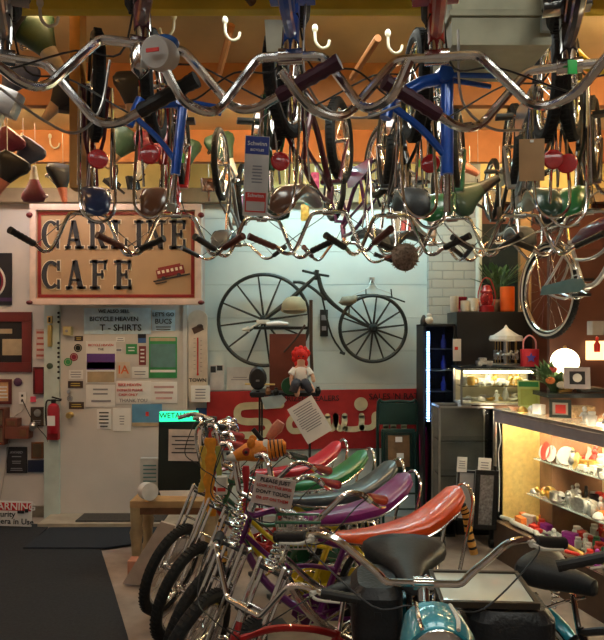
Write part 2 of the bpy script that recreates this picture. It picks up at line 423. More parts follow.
# ================================================================== room
XL, XR, YB, YF, CZ = -3.4, 3.0, -2.2, 6.0, 3.3
def board_wall_mat(name, c, pitch, horizontal=True, brick=False):
    m = mat(name, c, .55, 0, .06, 3)
    nt = m.node_tree; b = nt.nodes['Principled BSDF']; tc = nt.nodes.new('ShaderNodeTexCoord'); mp = nt.nodes.new('ShaderNodeMapping')
    mp.inputs['Rotation'].default_value = (PI / 2, 0, 0)
    br = nt.nodes.new('ShaderNodeTexBrick'); nt.links.new(tc.outputs['Object'], mp.inputs[0]); nt.links.new(mp.outputs[0], br.inputs['Vector'])
    br.inputs['Scale'].default_value = 1; br.inputs['Brick Width'].default_value = .2 if brick else 2.6; br.inputs['Row Height'].default_value = pitch
    br.inputs['Mortar Size'].default_value = .006 if brick else .003; br.inputs['Mortar Smooth'].default_value = .4
    bp = nt.nodes.new('ShaderNodeBump'); bp.invert = True; bp.inputs['Strength'].default_value = .8; bp.inputs['Distance'].default_value = .012
    nt.links.new(br.outputs['Fac'], bp.inputs['Height']); nt.links.new(bp.outputs['Normal'], b.inputs['Normal'])
    ramp = [n for n in nt.nodes if n.type == 'VALTORGB'][0]
    mx = nt.nodes.new('ShaderNodeMix'); mx.data_type = 'RGBA'; mx.inputs[7].default_value = tuple(x * .8 for x in c) + (1,)
    nt.links.new(br.outputs['Fac'], mx.inputs[0]); nt.links.new(ramp.outputs['Color'], mx.inputs[6]); nt.links.new(mx.outputs[2], b.inputs['Base Color'])
    return m
carpet = mat('tan_carpet', (.27, .215, .18), .95, 0, .22, 6, .3)
wallw = board_wall_mat('white_boarding', (.54, .64, .65), .31)
wallp = mat('cream_plaster', (.60, .57, .56), .8, 0, .05, 4)
brickp = board_wall_mat('painted_brick', (.38, .42, .41), .082, brick=True)
maroon = mat('maroon_wall', (.10, .03, .02), .6, 0, .15, 5)
ceilm = mat('yellow_ceiling', (.72, .52, .27), .75, 0, .12, 3)
joistm = mat('orange_joist', (.50, .20, .07), .6, 0, .15, 6)
palem = mat('pale_aqua_paint', (.50, .58, .55), .55, 0, .08, 8)
dwood = mat('brown_wood', (.16, .07, .03), .5, 0, .25, 10)
b = MB(); b.box(((XL + XR) / 2, (YB + YF) / 2, -.05), (XR - XL + .4, YF - YB + .4, .1)); struct('floor', b, carpet)
b = MB(); b.box(((XL + XR) / 2, (YB + YF) / 2, CZ + .05), (XR - XL + .4, YF - YB + .4, .1)); struct('ceiling', b, ceilm)
xs = P(205, 0, 6).x; xc = P(427, 0, 6).x; xb = P(478, 0, 6).x
b = MB(); b.box(((XL + xs) / 2, YF + .1, CZ / 2), (xs - XL, .2, CZ)); struct('wall_back_left', b, wallp)
b = MB(); b.box(((xs + xc) / 2, YF + .1, CZ / 2), (xc - xs, .2, CZ)); struct('wall_back', b, wallw)
b = MB(); b.box(((xc + xb) / 2, YF + .06, CZ / 2), (xb - xc, .28, CZ)); struct('wall_brick_pier', b, brickp)
b = MB(); b.box(((xb + XR) / 2, YF + .1, CZ / 2), (XR - xb, .2, CZ)); struct('wall_back_right', b, maroon)
b = MB(); b.box((XL - .1, (YB + YF) / 2, CZ / 2), (.2, YF - YB, CZ)); struct('wall_left', b, wallp)
b = MB(); b.box((XR + .1, (YB + YF) / 2, CZ / 2), (.2, YF - YB, CZ)); struct('wall_right', b, maroon)
b = MB(); b.box(((XL + XR) / 2, YB - .1, CZ / 2), (XR - XL, .2, CZ)); struct('wall_front', b, wallp)
# joists running across, bottoms at 3.05
for Y in (-1.1, .15, 1.4, 2.68, 3.79, 5.02):
    b = MB(); b.box(((XL + XR) / 2, Y, 3.175), (XR - XL, .06, .25), bev=.004); o = struct('trim_joist', b, joistm if Y != 2.68 else mat('mustard_joist', (.80, .60, .07), .6, 0, .12, 5))
b = MB(); b.box(((XL + XR) / 2, 5.94, 2.99), (XR - XL, .1, .13), bev=.004); b2_ = 0; struct('trim_wall_plate', b, mat('tan_plank', (.33, .25, .15), .7))
b = MB(); b.box(((XL + XR) / 2, 5.985, 3.175), (XR - XL, .03, .25)); struct('trim_yellow_board', b, mat('yellow_board', (.80, .66, .26), .6, 0, .1, 5))
# dark window and its post beside the brick pier
b = MB(); a = P(481, 224, 5.98); c = P(521, 312, 5.98); b.box(((a.x + c.x) / 2, 5.985, (a.z + c.z) / 2), (c.x - a.x, .02, a.z - c.z)); struct('window_1', b, mat('dark_pane', (.02, .03, .035), .15, 0, .05))
b = MB(); a = P(520, 215, 5.95); b.box((a.x + .04, 5.95, 2.0), (.1, .09, 1.9), bev=.004); struct('trim_post', b, mat('tan_post', (.36, .22, .10), .6, 0, .2, 10))
b = MB(); a = P(477, 0, 5.8); b.tube([(a.x, 5.74, 1.0), (a.x, 5.74, 2.95)], .028, 12); struct('trim_pipe', b, palem, smooth=True)
# door with frame
x0, x1 = P(62, 0, 6).x, P(184, 0, 6).x; ztop = 2.1
doorm = mat('white_door', (.58, .55, .53), .45, 0, .04, 4)
b = MB(); b.box(((x0 + x1) / 2, 5.98, ztop / 2 + .02), (x1 - x0, .04, ztop - .04), bev=.003); door = struct('door_1', b, doorm)
b = MB(); c = P(70, 415, 5.93); b.lathe([(.0, -.05), (.022, -.05), (.03, -.035), (.026, -.015), (.012, 0), (.028, .012), (.028, .02)], c=c, axis=(0, 1, 0), n=18); b.build('door_knob', brass, door)
b = MB(); c = P(69, 392, 5.95); b.lathe([(0, -.02), (.018, -.018), (.022, 0)], c=c, axis=(0, 1, 0), n=16); b.build('lock_cylinder', chrome, door)
b = MB(); xa = P(45.5, 0, 5.97).x
b.box(((xa + x0) / 2, 5.965, ztop / 2 + .03), (x0 - xa, .07, ztop + .06), bev=.005); struct('trim_1', b, palem)
b = MB(); b.box((x1 + .022, 5.965, ztop / 2 + .03), (.044, .05, ztop + .06), bev=.005); struct('trim_2', b, wallp)
b = MB(); b.box(((x0 + x1) / 2, 5.965, ztop + .06), (x1 - x0, .07, .1), bev=.005); struct('trim_3', b, palem)
b = MB(); b.box(((x0 + x1) / 2 + .3, 5.81, .02), (1.9, .36, .04), bev=.004); struct('trim_threshold', b, mat('concrete_step', (.36, .31, .24), .8, 0, .15, 8, .2))
b = MB(); b.box(((XL + xa) / 2, 5.985, .05), (xa - XL, .03, .1)); struct('baseboard_left', b, mat('grimy_baseboard', (.16, .14, .11), .8, 0, .3, 10))
# floor mats
matm = mat('charcoal_mat', (.016, .018, .022), .85, 0, .25, 60, .2)
b = MB(); b.prism([(-3.35, 5.72), (-2.24, 5.72), (-2.2, 5.12), (-1.62, 5.13), (-1.44, 4.7), (-1.23, 4.2), (-.97, 3.57), (-.6, 2.5), (-.55, 1.2), (-3.35, 1.2)], (0, 0, .001), (1, 0, 0), (0, 1, 0), .012)
tag(b.build('floor_mat', matm, smooth=False), 'large black rubber mat covering the floor at the left', 'mat')
b = MB(); b.prism([(-1.55, 5.05), (-2.2, 5.05), (-2.2, 5.58), (-.9, 5.6), (-.9, 5.38)], (0, 0, .014), (1, 0, 0), (0, 1, 0), .01)
tag(b.build('floor_mat', mat('navy_mat', (.012, .018, .028), .8, 0, .2, 50), smooth=False), 'dark runner mat lying in front of the door step', 'mat')
b = MB(); b.box((P(123, 0, 5.8).x, 5.8, .047), (.78, .24, .012), bev=.003)
tag(b.build('door_mat', mat('grey_mat', (.05, .045, .04), .9, 0, .3, 60), smooth=False), 'small dark mat on the step under the white door', 'mat')
# ================================================================== CARLINE CAFE sign
YS = 5.72
signtan = mat('sign_tan', (.33, .21, .115), .5, 0, .08, 3); signred = mat('sign_red', (.20, .012, .012), .4); signcream = mat('sign_cream', (.62, .52, .38), .5)
a, c = P(32, 205, YS), P(202, 305, YS); sc_ = (a + c) / 2; SW, SH = c.x - a.x, a.z - c.z
sign = empty('shop_sign', 'large tan CARLINE CAFE sign with red border above the white door', 'sign', sc_)
b = MB(); b.box((0, 0, 0), (SW - .06, .05, SH - .06)); b.build('board', signtan, sign, smooth=False)
def ring(b, W, H, t, y, th):
    for (cx, cz, sx, sz) in ((0, H / 2 - t / 2, W, t), (0, -H / 2 + t / 2, W, t), (-W / 2 + t / 2, 0, t, H - 2 * t), (W / 2 - t / 2, 0, t, H - 2 * t)): b.box((cx, y, cz), (sx, th, sz), bev=.003)
b = MB(); ring(b, SW, SH, .055, -.01, .09); b.build('frame', mat('sign_frame', (.55, .42, .36), .4), sign)
b = MB(); ring(b, SW - .13, SH - .13, .028, -.028, .008); b.build('border_stripe', signred, sign)
for sx in (-1, 1):
    b = MB(); b.ell((sx * (SW / 2), -.05, -SH / 2 + .02), (.03, .03, .02)); b.ell((sx * (SW / 2), -.05, SH / 2 - .1), (.03, .03, .025)); b.build('frame_bolt', mat('dark_red_knob', (.12, .01, .01), .4), sign)
def glyph(ch):
    r = lambda x0, y0, x1, y1: ('p', [(x0, y0), (x1, y0), (x1, y1), (x0, y1)])
    q = lambda *p: ('p', list(p))
    S = {
        'C': [('r', .44, .5, .44, .5, .21, .40, 48, 312), r(.72, .64, .84, 1.), r(.72, 0, .84, .33)],
        'A': [q((.08, 0), (.2, 0), (.46, 1), (.34, 1)), q((.58, 0), (.82, 0), (.54, 1), (.30, 1)), r(.22, .26, .66, .36), r(0, 0, .3, .09), r(.5, 0, .92, .09)],
        'R': [r(.12, 0, .33, 1), r(0, 0, .45, .09), r(0, .91, .45, 1), ('r', .44, .73, .38, .27, .17, .17, -92, 92), q((.4, .5), (.6, .5), (.86, .04), (.64, 0)), r(.62, 0, .96, .1)],
        'L': [r(.12, 0, .33, 1), r(0, .91, .46, 1), r(0, 0, .78, .1), r(.66, 0, .78, .36)],
        'I': [r(.12, 0, .33, 1), r(0, 0, .45, .09), r(0, .91, .45, 1)],
        'N': [r(.1, 0, .2, 1), q((.6, 0), (.8, 0), (.3, 1), (.1, 1)), r(.7, 0, .8, 1), r(0, 0, .32, .08), r(0, .92, .3, 1), r(.56, .92, .94, 1)],
        'E': [r(.12, 0, .33, 1), r(0, .91, .76, 1), r(.3, .46, .6, .55), r(0, 0, .78, .1), r(.64, .68, .76, 1), r(.66, 0, .78, .33), r(.52, .36, .62, .66)],
        'F': [r(.12, 0, .33, 1), r(0, .91, .76, 1), r(.3, .46, .6, .55), r(0, 0, .46, .09), r(.64, .68, .76, 1), r(.52, .36, .62, .66)]}
    return S[ch]
def draw(b, ch, ox, oz, w, h, e, y, th):
    for g in glyph(ch):
        if g[0] == 'p':
            pts = [(x * w, z * h) for x, z in g[1]]; cx = sum(p[0] for p in pts) / 4; cz = sum(p[1] for p in pts) / 4
            pts = [(x + math.copysign(e, x - cx), z + math.copysign(e, z - cz)) for x, z in pts]
            b.prism(pts, (ox, y, oz), (1, 0, 0), (0, 0, 1), th)
        else:
            _, cx, cz, ra, rb, ri, rj, a0, a1 = g; N = 18
            for i in range(N):
                t0, t1 = R(a0 + (a1 - a0) * i / N), R(a0 + (a1 - a0) * (i + 1) / N)
                A = lambda t, p, q_, s: ((cx + p * math.cos(t)) * w + s * e * math.cos(t), (cz + q_ * math.sin(t)) * h + s * e * math.sin(t))
                b.prism([A(t0, ri, rj, -1), A(t0, ra, rb, 1), A(t1, ra, rb, 1), A(t1, ri, rj, -1)], (ox, y, oz), (1, 0, 0), (0, 0, 1), th)
def word(wd, px0, px1, pyt, pyb):
    a, c = P(px0, pyt, YS) - sc_, P(px1, pyb, YS) - sc_; H = a.z - c.z; adv = {'I': .52}
    tot = sum(adv.get(x, 1.) for x in wd); u = (c.x - a.x) / tot; x = a.x
    for ch in wd:
        bb = MB(); draw(bb, ch, x, c.z, u * .9, H, .010, -.025, .003); draw(bb, ch, x, c.z, u * .9, H, 0., -.029, .006)
        # cream outline first, black face on top
        for i, f in enumerate(bb.bm.faces): pass
        bb.bm.free()
        b1 = MB(); draw(b1, ch, x, c.z, u * .9, H, .008, -.0252, .003); lo_ = b1.build('letter', signcream, sign, smooth=False)
        b2 = MB(); draw(b2, ch, x, c.z, u * .9, H, 0, -.030, .005); b2.build('letter_face', ink, lo_, smooth=False)
        x += u * adv.get(ch, 1.)
word('CARLINE', 43, 193, 221, 249); word('CAFE', 43, 139, 261, 289)
b = MB(); a = P(171, 272, YS) - sc_
rot = Matrix.Rotation(R(-12), 3, 'Y')
b.box(a + Vector((0, -.03, 0)), (.25, .012, .075), rot, bev=.005); b.box(a + rot @ Vector((0, -.032, .045)), (.2, .012, .02), rot)
for i in range(6): b.m = 1; b.box(a + rot @ Vector((-.1 + .04 * i, -.038, .012)), (.022, .004, .026), rot)
b.m = 2; b.box(a + rot @ Vector((0, -.03, -.055)), (.33, .006, .012), rot); b.box(a + rot @ Vector((-.1, -.03, -.08)), (.1, .006, .01), rot)
for i in (-1, 1): b.lathe([(0, 0), (.018, 0), (.018, .008), (0, .008)], c=a + rot @ Vector((i * .07, -.034, -.045)), axis=(0, -1, 0), n=12)
b.build('streetcar_emblem', [signred, signcream, ink], sign, smooth=False)
# ================================================================== posters on the door
YD = 5.955
blue = mat('print_blue', (.05, .12, .32), .6); green = mat('print_green', (.04, .28, .09), .6); purple = mat('print_purple', (.12, .05, .25), .6)
pinkp = mat('pink_paper', (.75, .32, .38), .7); yellowp = mat('yellow_print', (.55, .42, .08), .6); teal = mat('print_teal', (.10, .22, .22), .6); skyp = mat('print_sky', (.10, .27, .45), .6)
bluep = mat('pale_blue_paper', (.50, .66, .78), .7); tanp = mat('tan_print', (.42, .32, .2), .7); orangep = mat('print_orange', (.7, .15, .05), .6)
sheet('banner', 'pale blue BICYCLE HEAVEN T-SHIRTS notice along the top of the door', 'notice', 84, 308, 151, 334, YD, bluep, texts=[('WE ALSO SELL', .45, .13, .045, ink), ('BICYCLE HEAVEN', .45, .43, .058, ink), ('T - SHIRTS', .55, .77, .085, ink)])
sheet('notice', "handwritten LET'S GO BUCS paper at the top right of the door", 'notice', 152, 310, 175, 331, YD, bluep, texts=[("LET'S GO", .5, .22, .05, ink), ('BUCS', .5, .55, .065, ink)], lines=[(.1, .75, .9, .98, 2, ink)])
sheet('poster', 'white poster with a purple valley picture and brown text on the door', 'poster', 86, 341, 116, 383, YD, paper, patches=[('picture', .03, .30, .97, .68, purple), ('picture_hills', .03, .50, .97, .66, tanp), ('text_panel', .05, .73, .95, .98, tanp)], texts=[('BICYCLE HEAVEN', .5, .1, .03, redink), ('THE', .5, .2, .03, ink)])
sheet('notice', 'typed white notice below the valley poster on the door', 'notice', 86, 385, 115, 407, YD, paper, lines=[(.2, .1, .8, .5, 2, greyink), (.1, .6, .95, .85, 1, greyink)])
sheet('sticker', 'small green square sticker on the door', 'sticker', 126, 344, 137, 354, YD, green, lines=[(.2, .2, .8, .8, 2, paper)])
sheet('sticker', 'small blue rectangular sticker at the top of the door notices', 'sticker', 138, 334, 146, 343, YD, blue, patches=[('dark_band', 0, 0, 1, .45, ink)])
sheet('sticker', 'dark red upright sticker beside the green map poster', 'sticker', 139, 346, 146, 365, YD, mat('dark_red_print', (.2, .04, .04), .6), lines=[(.15, .1, .85, .9, 4, paper)])
sheet('card', 'white card under the T-shirts notice', 'card', 116, 337, 125, 342, YD, paper, lines=[(.1, .1, .9, .9, 2, greyink)])
sheet('card', 'white card with grey print left of the green sticker', 'card', 116, 348, 122, 352, YD, paper, patches=[('print', .1, .2, .9, .8, greyink)])
sheet('poster', 'tall green and teal map poster at the right of the door', 'poster', 149, 337, 177, 378, YD, green, patches=[('map', .05, .17, .95, .74, teal), ('white_band', .05, .80, .95, .86, paper), ('tan_band', .05, .02, .95, .1, tanp)])
sheet('notice', 'white card with an orange figure symbol on the door', 'notice', 117, 362, 130, 378, YD, mat('cream_card', (.6, .5, .4), .7), texts=[('IA', .5, .5, .11, orangep)])
sheet('card', 'plain white card right of the orange figure card', 'card', 132, 367, 148, 378, YD, paper, lines=[(.1, .3, .9, .8, 2, greyink)])
sheet('notice', 'white notice with red and black handwriting and THANK YOU', 'notice', 116, 381, 151, 404, YD, paper, texts=[('BIKE HEAVEN', .4, .17, .036, redink), ('DONATE PLEASE', .4, .4, .032, redink), ('CASH ONLY', .35, .6, .032, redink), ('THANK YOU', .5, .85, .045, greyink)])
sheet('notice', 'white paper with faint red lines at the right of the door', 'notice', 151, 382, 177, 403, YD, paper, lines=[(.1, .1, .9, .9, 3, mat('faint_red', (.5, .3, .3), .7))])
sheet('notice', 'small white notice with bold black text low on the door', 'notice', 97, 409, 111, 429, YD, paper, lines=[(.15, .1, .85, .95, 5, ink)])
sheet('notice', 'white notice with a small grey block beside the sky blue print', 'notice', 113, 408, 131, 431, YD, paper, lines=[(.35, .3, .65, .75, 4, greyink)])
sheet('picture', 'sky blue print with tan strip and red dot low on the door', 'print', 132, 404, 162, 426, YD, skyp, patches=[('tan_strip', 0, .84, 1, 1, tanp), ('red_dot', .46, .35, .56, .55, redink)])
for (x, y, r_, mm, d) in ((78, 348, 4, iron, 'round black sticker beside the valley poster'), (74, 357, 4, mat('maroon_print', (.25, .02, .05), .6), 'round maroon sticker beside the valley poster'), (68, 362, 4, green, 'round green and yellow sticker at the left edge of the door'), (70, 398.5, 3, greyink, 'round grey sticker above the door knob')):
    b = MB(); b.lathe([(0, 0), (r_ * .0094, 0), (r_ * .0094, .004), (0, .004)], c=P(x, y, 5.958), axis=(0, -1, 0), n=20); o = b.build('sticker', mm); tag(o, d, 'sticker')
    b = MB(); b.torus(P(x, y, 5.9525), (0, 1, 0), r_ * .0065, .0015, 20, 5); b.build('printed_ring', signcream, o)
for (x0_, y0_, x1_, y1_, d) in ((74.5, 336, 83, 341, 'black oblong sticker topmost at the left of the door'), (68, 381, 83, 388, 'brown oblong plate with gold print on the door'), (69, 402, 84, 409, 'brown oblong plate just above the door knob')):
    sheet('sticker', d, 'sticker', x0_, y0_, x1_, y1_, YD, mat('brown_print', (.05, .03, .025), .6), lines=[(.15, .2, .85, .8, 2, yellowp)])
sheet('notice', 'faint white typed card at the left edge of the door', 'card', 69, 370, 83, 379, YD, paper, lines=[(.1, .1, .9, .9, 3, greyink)])
b = MB(); b.box((0, 0, 0), (.075, .06, .085), bev=.006); o = b.build('door_alarm', mat('old_yellow_plastic', (.42, .36, .18), .5)); o.location = P(68, 331, 5.92); tag(o, 'small yellowed plastic box high on the left of the door', 'box')
b = MB(); b.lathe([(0, 0), (.012, 0), (.014, .008), (0, .012)], c=(0, -.03, 0), axis=(0, -1, 0), n=14); b.build('button', greyink, o)
# frame strip with paw dots
for i, yy in enumerate([313, 317, 322, 343, 348, 353, 357, 362, 367, 372, 378]):
    b = MB(); b.lathe([(0, 0), (.013, 0), (.011, .005), (0, .006)], c=P(58.5, yy, 5.93), axis=(0, -1, 0), n=10); tag(b.build('dot_sticker', ink), ORD[i] + ' black dot from the top of the aqua door frame', 'sticker', 'black dots down the aqua door frame')
b = MB(); cc = P(50, 336, 5.9); b.box(cc, (.035, .04, .2), bev=.01); b.m = 1; b.box(cc + Vector((0, -.0, .15)), (.045, .03, .07), bev=.012); tag(b.build('door_closer', [brass, iron]), 'brass and black door bolt on the aqua frame', 'bolt')
b = MB(); b.lathe([(0, 0), (.028, 0), (.028, .012), (.018, .016), (0, .016)], c=P(50, 366, 5.93), axis=(0, -1, 0), n=20); tag(b.build('round_badge', mat('olive', (.06, .09, .05), .5)), 'round dark green badge on the aqua door frame', 'badge')
# ================================================================== left wall things
YW = 5.985; redfr = mat('red_frame', (.13, .014, .012), .35, coat=.3)
o = sheet('framed_picture', 'black and maroon round emblem poster at the far left edge below the joists', 'poster', -28, 253, 12, 305, YW, mat('emblem_black', (.012, .012, .018), .5), patches=[('lower_band', 0, .86, 1, .93, mat('navy_band', (.05, .02, .08), .5))])
for rr, mm in ((.17, whitewall), (.15, mat('emblem_maroon', (.22, .01, .03), .5)), (.11, ink)):
    b = MB(); b.torus((0, 0, 0), (0, 1, 0), rr, .01, 40, 6, .3); q = b.build('emblem_ring', mm, o); q.location = (-.05, -.006, -.02)
o = sheet('framed_picture', 'large red framed display with black matting on the left wall', 'frame', -38, 312, 32, 372, YW, mat('black_matting', (.018, .014, .014), .8), frame=redfr, fw=.16, patches=[('photo', .58, .45, .86, .72, tanp), ('caption', .45, .28, .72, .36, tanp)])
sheet('framed_picture', 'small red framed picture with glowing orange print at the left edge', 'frame', -25, 379, 12, 404, YW, mat('amber_print', (.62, .36, .18), .6), frame=redfr, fw=.12, lines=[(.5, .25, .9, .8, 4, paper)])
sheet('notice', 'small outlined pink form taped above the red plaque', 'notice', 36, 329, 45, 359, YW, mat('pink_form', (.56, .42, .38), .8), lines=[(.05, .02, .95, .98, 5, mat('form_red', (.4, .1, .08), .7))])
sheet('plaque', 'narrow red plaque beside the door frame', 'plaque', 34, 367, 45, 394, YW, mat('plaque_red', (.22, .012, .02), .5), thick=.02, frame=mat('dark_red_wood', (.08, .01, .01), .4), fw=.12)
b = MB(); b.lathe([(0, 0), (.04, 0), (.04, .006), (.03, .01), (0, .01)], c=P(18, 382, 5.99), axis=(0, -1, 0), n=22); tag(b.build('badge', mat('purple_badge', (.09, .03, .08), .5)), 'round purple button badge on the left wall', 'badge')
sheet('sticker', 'bright pink square sticker above the extinguisher plaque', 'sticker', 30.5, 396.5, 36, 402, YW, mat('hot_pink', (.85, .08, .15), .6))
sheet('outlet', 'white socket plate on the left wall with cords plugged in', 'socket', 19, 392, 26, 404, YW, paper, thick=.012, patches=[('socket_hole', .35, .2, .65, .4, ink), ('socket_hole', .35, .62, .65, .82, ink)])
_pl = sheet('plaque', 'dark plaque with a round silver seal beside the extinguisher', 'plaque', 31, 407, 44, 426, YW, mat('walnut', (.05, .03, .02), .4), thick=.02, lines=[(.2, .66, .8, .94, 3, greyink)])
b = MB(); b.lathe([(0, 0), (.035, 0), (.03, .006), (0, .008)], c=P(37.5, 413, 5.965), axis=(0, -1, 0), n=22); adopt(b.build('seal', dchrome), _pl)
sheet('plaque', 'small brown plaque with dark bronze plate', 'plaque', 31.5, 442, 43.5, 458.5, YW, dwood, thick=.02, patches=[('bronze_plate', .15, .12, .85, .88, mat('bronze', (.14, .10, .06), .4, .6))])
sheet('plaque', 'black upright plaque with white engraved text low on the left wall', 'plaque', 7, 447, 27, 473, YW, ink, thick=.02, texts=[('AWARD', .5, .2, .032, greyink)], lines=[(.2, .32, .8, .4, 1, greyink), (.25, .5, .75, .65, 2, greyink), (.15, .78, .85, .92, 2, greyink)])
sheet('plaque', 'dark blue blank plate low on the left wall', 'plate', 28, 460, 46, 472, YW, mat('navy_plate', (.012, .018, .05), .4), thick=.012)
b = MB(); c = P(19, 430, 5.93); b.box(c + Vector((0, 0, -.02)), (.22, .11, .11), bev=.006); b.box(c + Vector((-.05, 0, .07)), (.11, .1, .08), bev=.006); b.m = 1; b.box(c + Vector((.06, -.056, -.02)), (.06, .006, .06)); b.box(c + Vector((-.05, -.052, .07)), (.07, .006, .04)); tag(b.build('wooden_model', [mat('red_wood', (.17, .05, .03), .5), dwood]), 'reddish wooden stepped box mounted on the left wall', 'box')
b = MB()
c = P(-2, 426, 5.93)
for z in (-.16, 0., .16): b.box(c + Vector((0, 0, z)), (.15, .12, .014))
for s in (-1, 1): b.box(c + Vector((s * .075, 0, 0)), (.014, .12, .335))
b.m = 1; b.box(c + Vector((0, .05, 0)), (.15, .006, .32)); tag(b.build('wall_shelf', [mat('red_wood', (.17, .05, .03), .5), tanp]), 'small open wooden wall shelf at the far left edge', 'shelf')
_ws = sheet('warning_sign', 'white and red WARNING security camera in use sign near the floor', 'sign', -12, 501, 32, 526, 5.6, paper, tilt=2.0, patches=[('red_band', .02, .06, .98, .38, mat('warn_red', (.55, .02, .03), .5))], texts=[('WARNING', .53, .22, .088, paper), ('Security', .33, .53, .07, ink), ('Camera in Use', .5, .81, .07, ink)])
b = MB(); c = P(21, 512, 5.59); b.box(c + Vector((-.0, -.004, .0)), (.06, .006, .025), bev=.004); b.box(c + Vector((.05, -.004, .012)), (.03, .006, .03)); adopt(b.build('camera_symbol', ink), _ws)
def cord(pts, label, r=.004, m=black, name='power_cord'):
    b = MB(); b.tube(pts, r, 6, smooth=5); return tag(b.build(name, m), label, 'cord')
cord([P(22, 399, 5.96), P(28, 412, 5.93), P(33, 421, 5.92), P(40, 430, 5.92), P(47, 439, 5.93), P(49, 455, 5.95)], 'black cord running from the socket down beside the extinguisher')
cord([P(22, 399, 5.96), P(24, 409, 5.94), P(12, 420, 5.94), P(9, 440, 5.95), P(5, 470, 5.95), P(0, 500, 5.95)], 'thin grey cord hanging along the left wall edge', .003, dchrome)
b = MB(); c = P(33, 426, 5.9); b.lathe([(.0, -.05), (.02, -.045), (.035, -.01), (.035, .02), (.01, .04), (0, .04)], c=c, axis=(.4, -.2, .8), n=14); tag(b.build('clip_lamp', dchrome), 'small silver clip lamp on the wall by the stepped box', 'lamp')
# fire extinguisher
e = P(53.5, 420, 5.88); ext = empty('fire_extinguisher', 'red fire extinguisher hanging on the aqua door frame', 'extinguisher', e)
exr = mat('extinguisher_red', (.34, .008, .02), .35, coat=.4)
b = MB(); b.lathe([(0, -.12), (.05, -.12), (.055, -.11), (.055, .10), (.045, .135), (.02, .155), (0, .155)], n=22); b.build('body', exr, ext)
b = MB(); b.lathe([(.018, .155), (.022, .16), (.022, .19), (0, .19)], n=12); b.box((.03, 0, .2), (.09, .02, .012), Matrix.Rotation(R(15), 3, 'Y')); b.box((.03, 0, .178), (.08, .02, .01)); b.build('valve', black, ext)
b = MB(); b.tube([(-.01, 0, .18), (-.06, -.01, .17), (-.068, -.01, .05), (-.06, -.01, -.05)], .008, 8, smooth=4); b.build('hose', black, ext)
b = MB(); b.box((0, -.056, .0), (.07, .004, .09)); b.build('label_plate', paper, ext)
b = MB(); c = P(53.5, 432, 5.9); b.box(c, (.10, .06, .14), bev=.004); tag(b.build('extinguisher_box', mat('box_red', (.30, .012, .015), .5)), 'red box fixed under the fire extinguisher', 'box')
# ================================================================== thermometer sign and papers on the boarded wall
th = empty('thermometer', 'tall cream wall thermometer with rounded ends right of the door', 'thermometer', P(198, 357, 5.94))
b = MB(); pts = []
for i in range(13): a = PI * i / 12; pts.append((.088 * math.cos(a), .36 + .075 * math.sin(a)))
for i in range(13): a = PI + PI * i / 12; pts.append((.088 * math.cos(a), -.36 + .075 * math.sin(a)))
b.prism(pts, (0, .01, 0), (1, 0, 0), (0, 0, 1), .02); b.build('plate', mat('thermo_cream', (.58, .50, .42), .4), th, smooth=False)
b = MB(); b.tube([(0, -.014, .18), (0, -.014, -.15)], .006, 8); b.ell((0, -.014, -.16), (.011, .008, .011)); b.build('glass_tube', redink, th)
b = MB()
for i in range(16): b.box((.03 if i % 2 else -.03, -.0115, .17 - i * .02), (.018, .002, .003))
b.build('scale_marks', ink, th, smooth=False)
b = MB(); b.box((0, -.012, .26), (.1, .004, .06), Matrix.Rotation(R(-25), 3, 'Y'), bev=.002); b.ell((.02, -.014, .285), (.03, .004, .02)); b.build('printed_motif', mat('dark_brown_print', (.07, .04, .03), .5), th)
text('TOWN', .05, ink, th, (0, -.013, -.215))
sheet('notice', 'small white notice stuck on the foot of the thermometer', 'notice', 191, 385.5, 210, 402, 5.90, paper, lines=[(.2, .15, .8, .85, 4, greyink)])
sheet('notice', 'white notice with black blocks on the boarding right of the thermometer', 'notice', 210, 365, 224, 390, 5.985, mat('grey_paper', (.55, .55, .56), .8), patches=[('black_block', .05, .05, .42, .3, ink), ('black_block', .5, .02, .9, .22, ink)])
sheet('notice', 'pale paper with faint writing under the big wheel of the wall bicycle', 'notice', 227, 367, 253, 390, 5.985, mat('grey_paper', (.55, .55, .56), .8), lines=[(.15, .4, .85, .6, 2, greyink)])
sheet('sticker', 'blue panel peeping out above the red banner end', 'panel', 196, 408, 209, 424, 5.985, mat('deep_blue', (.01, .05, .18), .5), thick=.02)
_nt = sheet('notice', 'white paper with a pink sticker hung from the ceiling beside the rusty ball', 'notice', 393, 208, 420, 233, 5.3, paper, patches=[('pink_sticker', .25, .5, .65, .95, mat('hot_pink2', (.8, .2, .25), .6))], texts=[('BIKES', .5, .13, .035, ink), ('NOT 4 U', .5, .33, .035, ink)]); hanger(_nt)
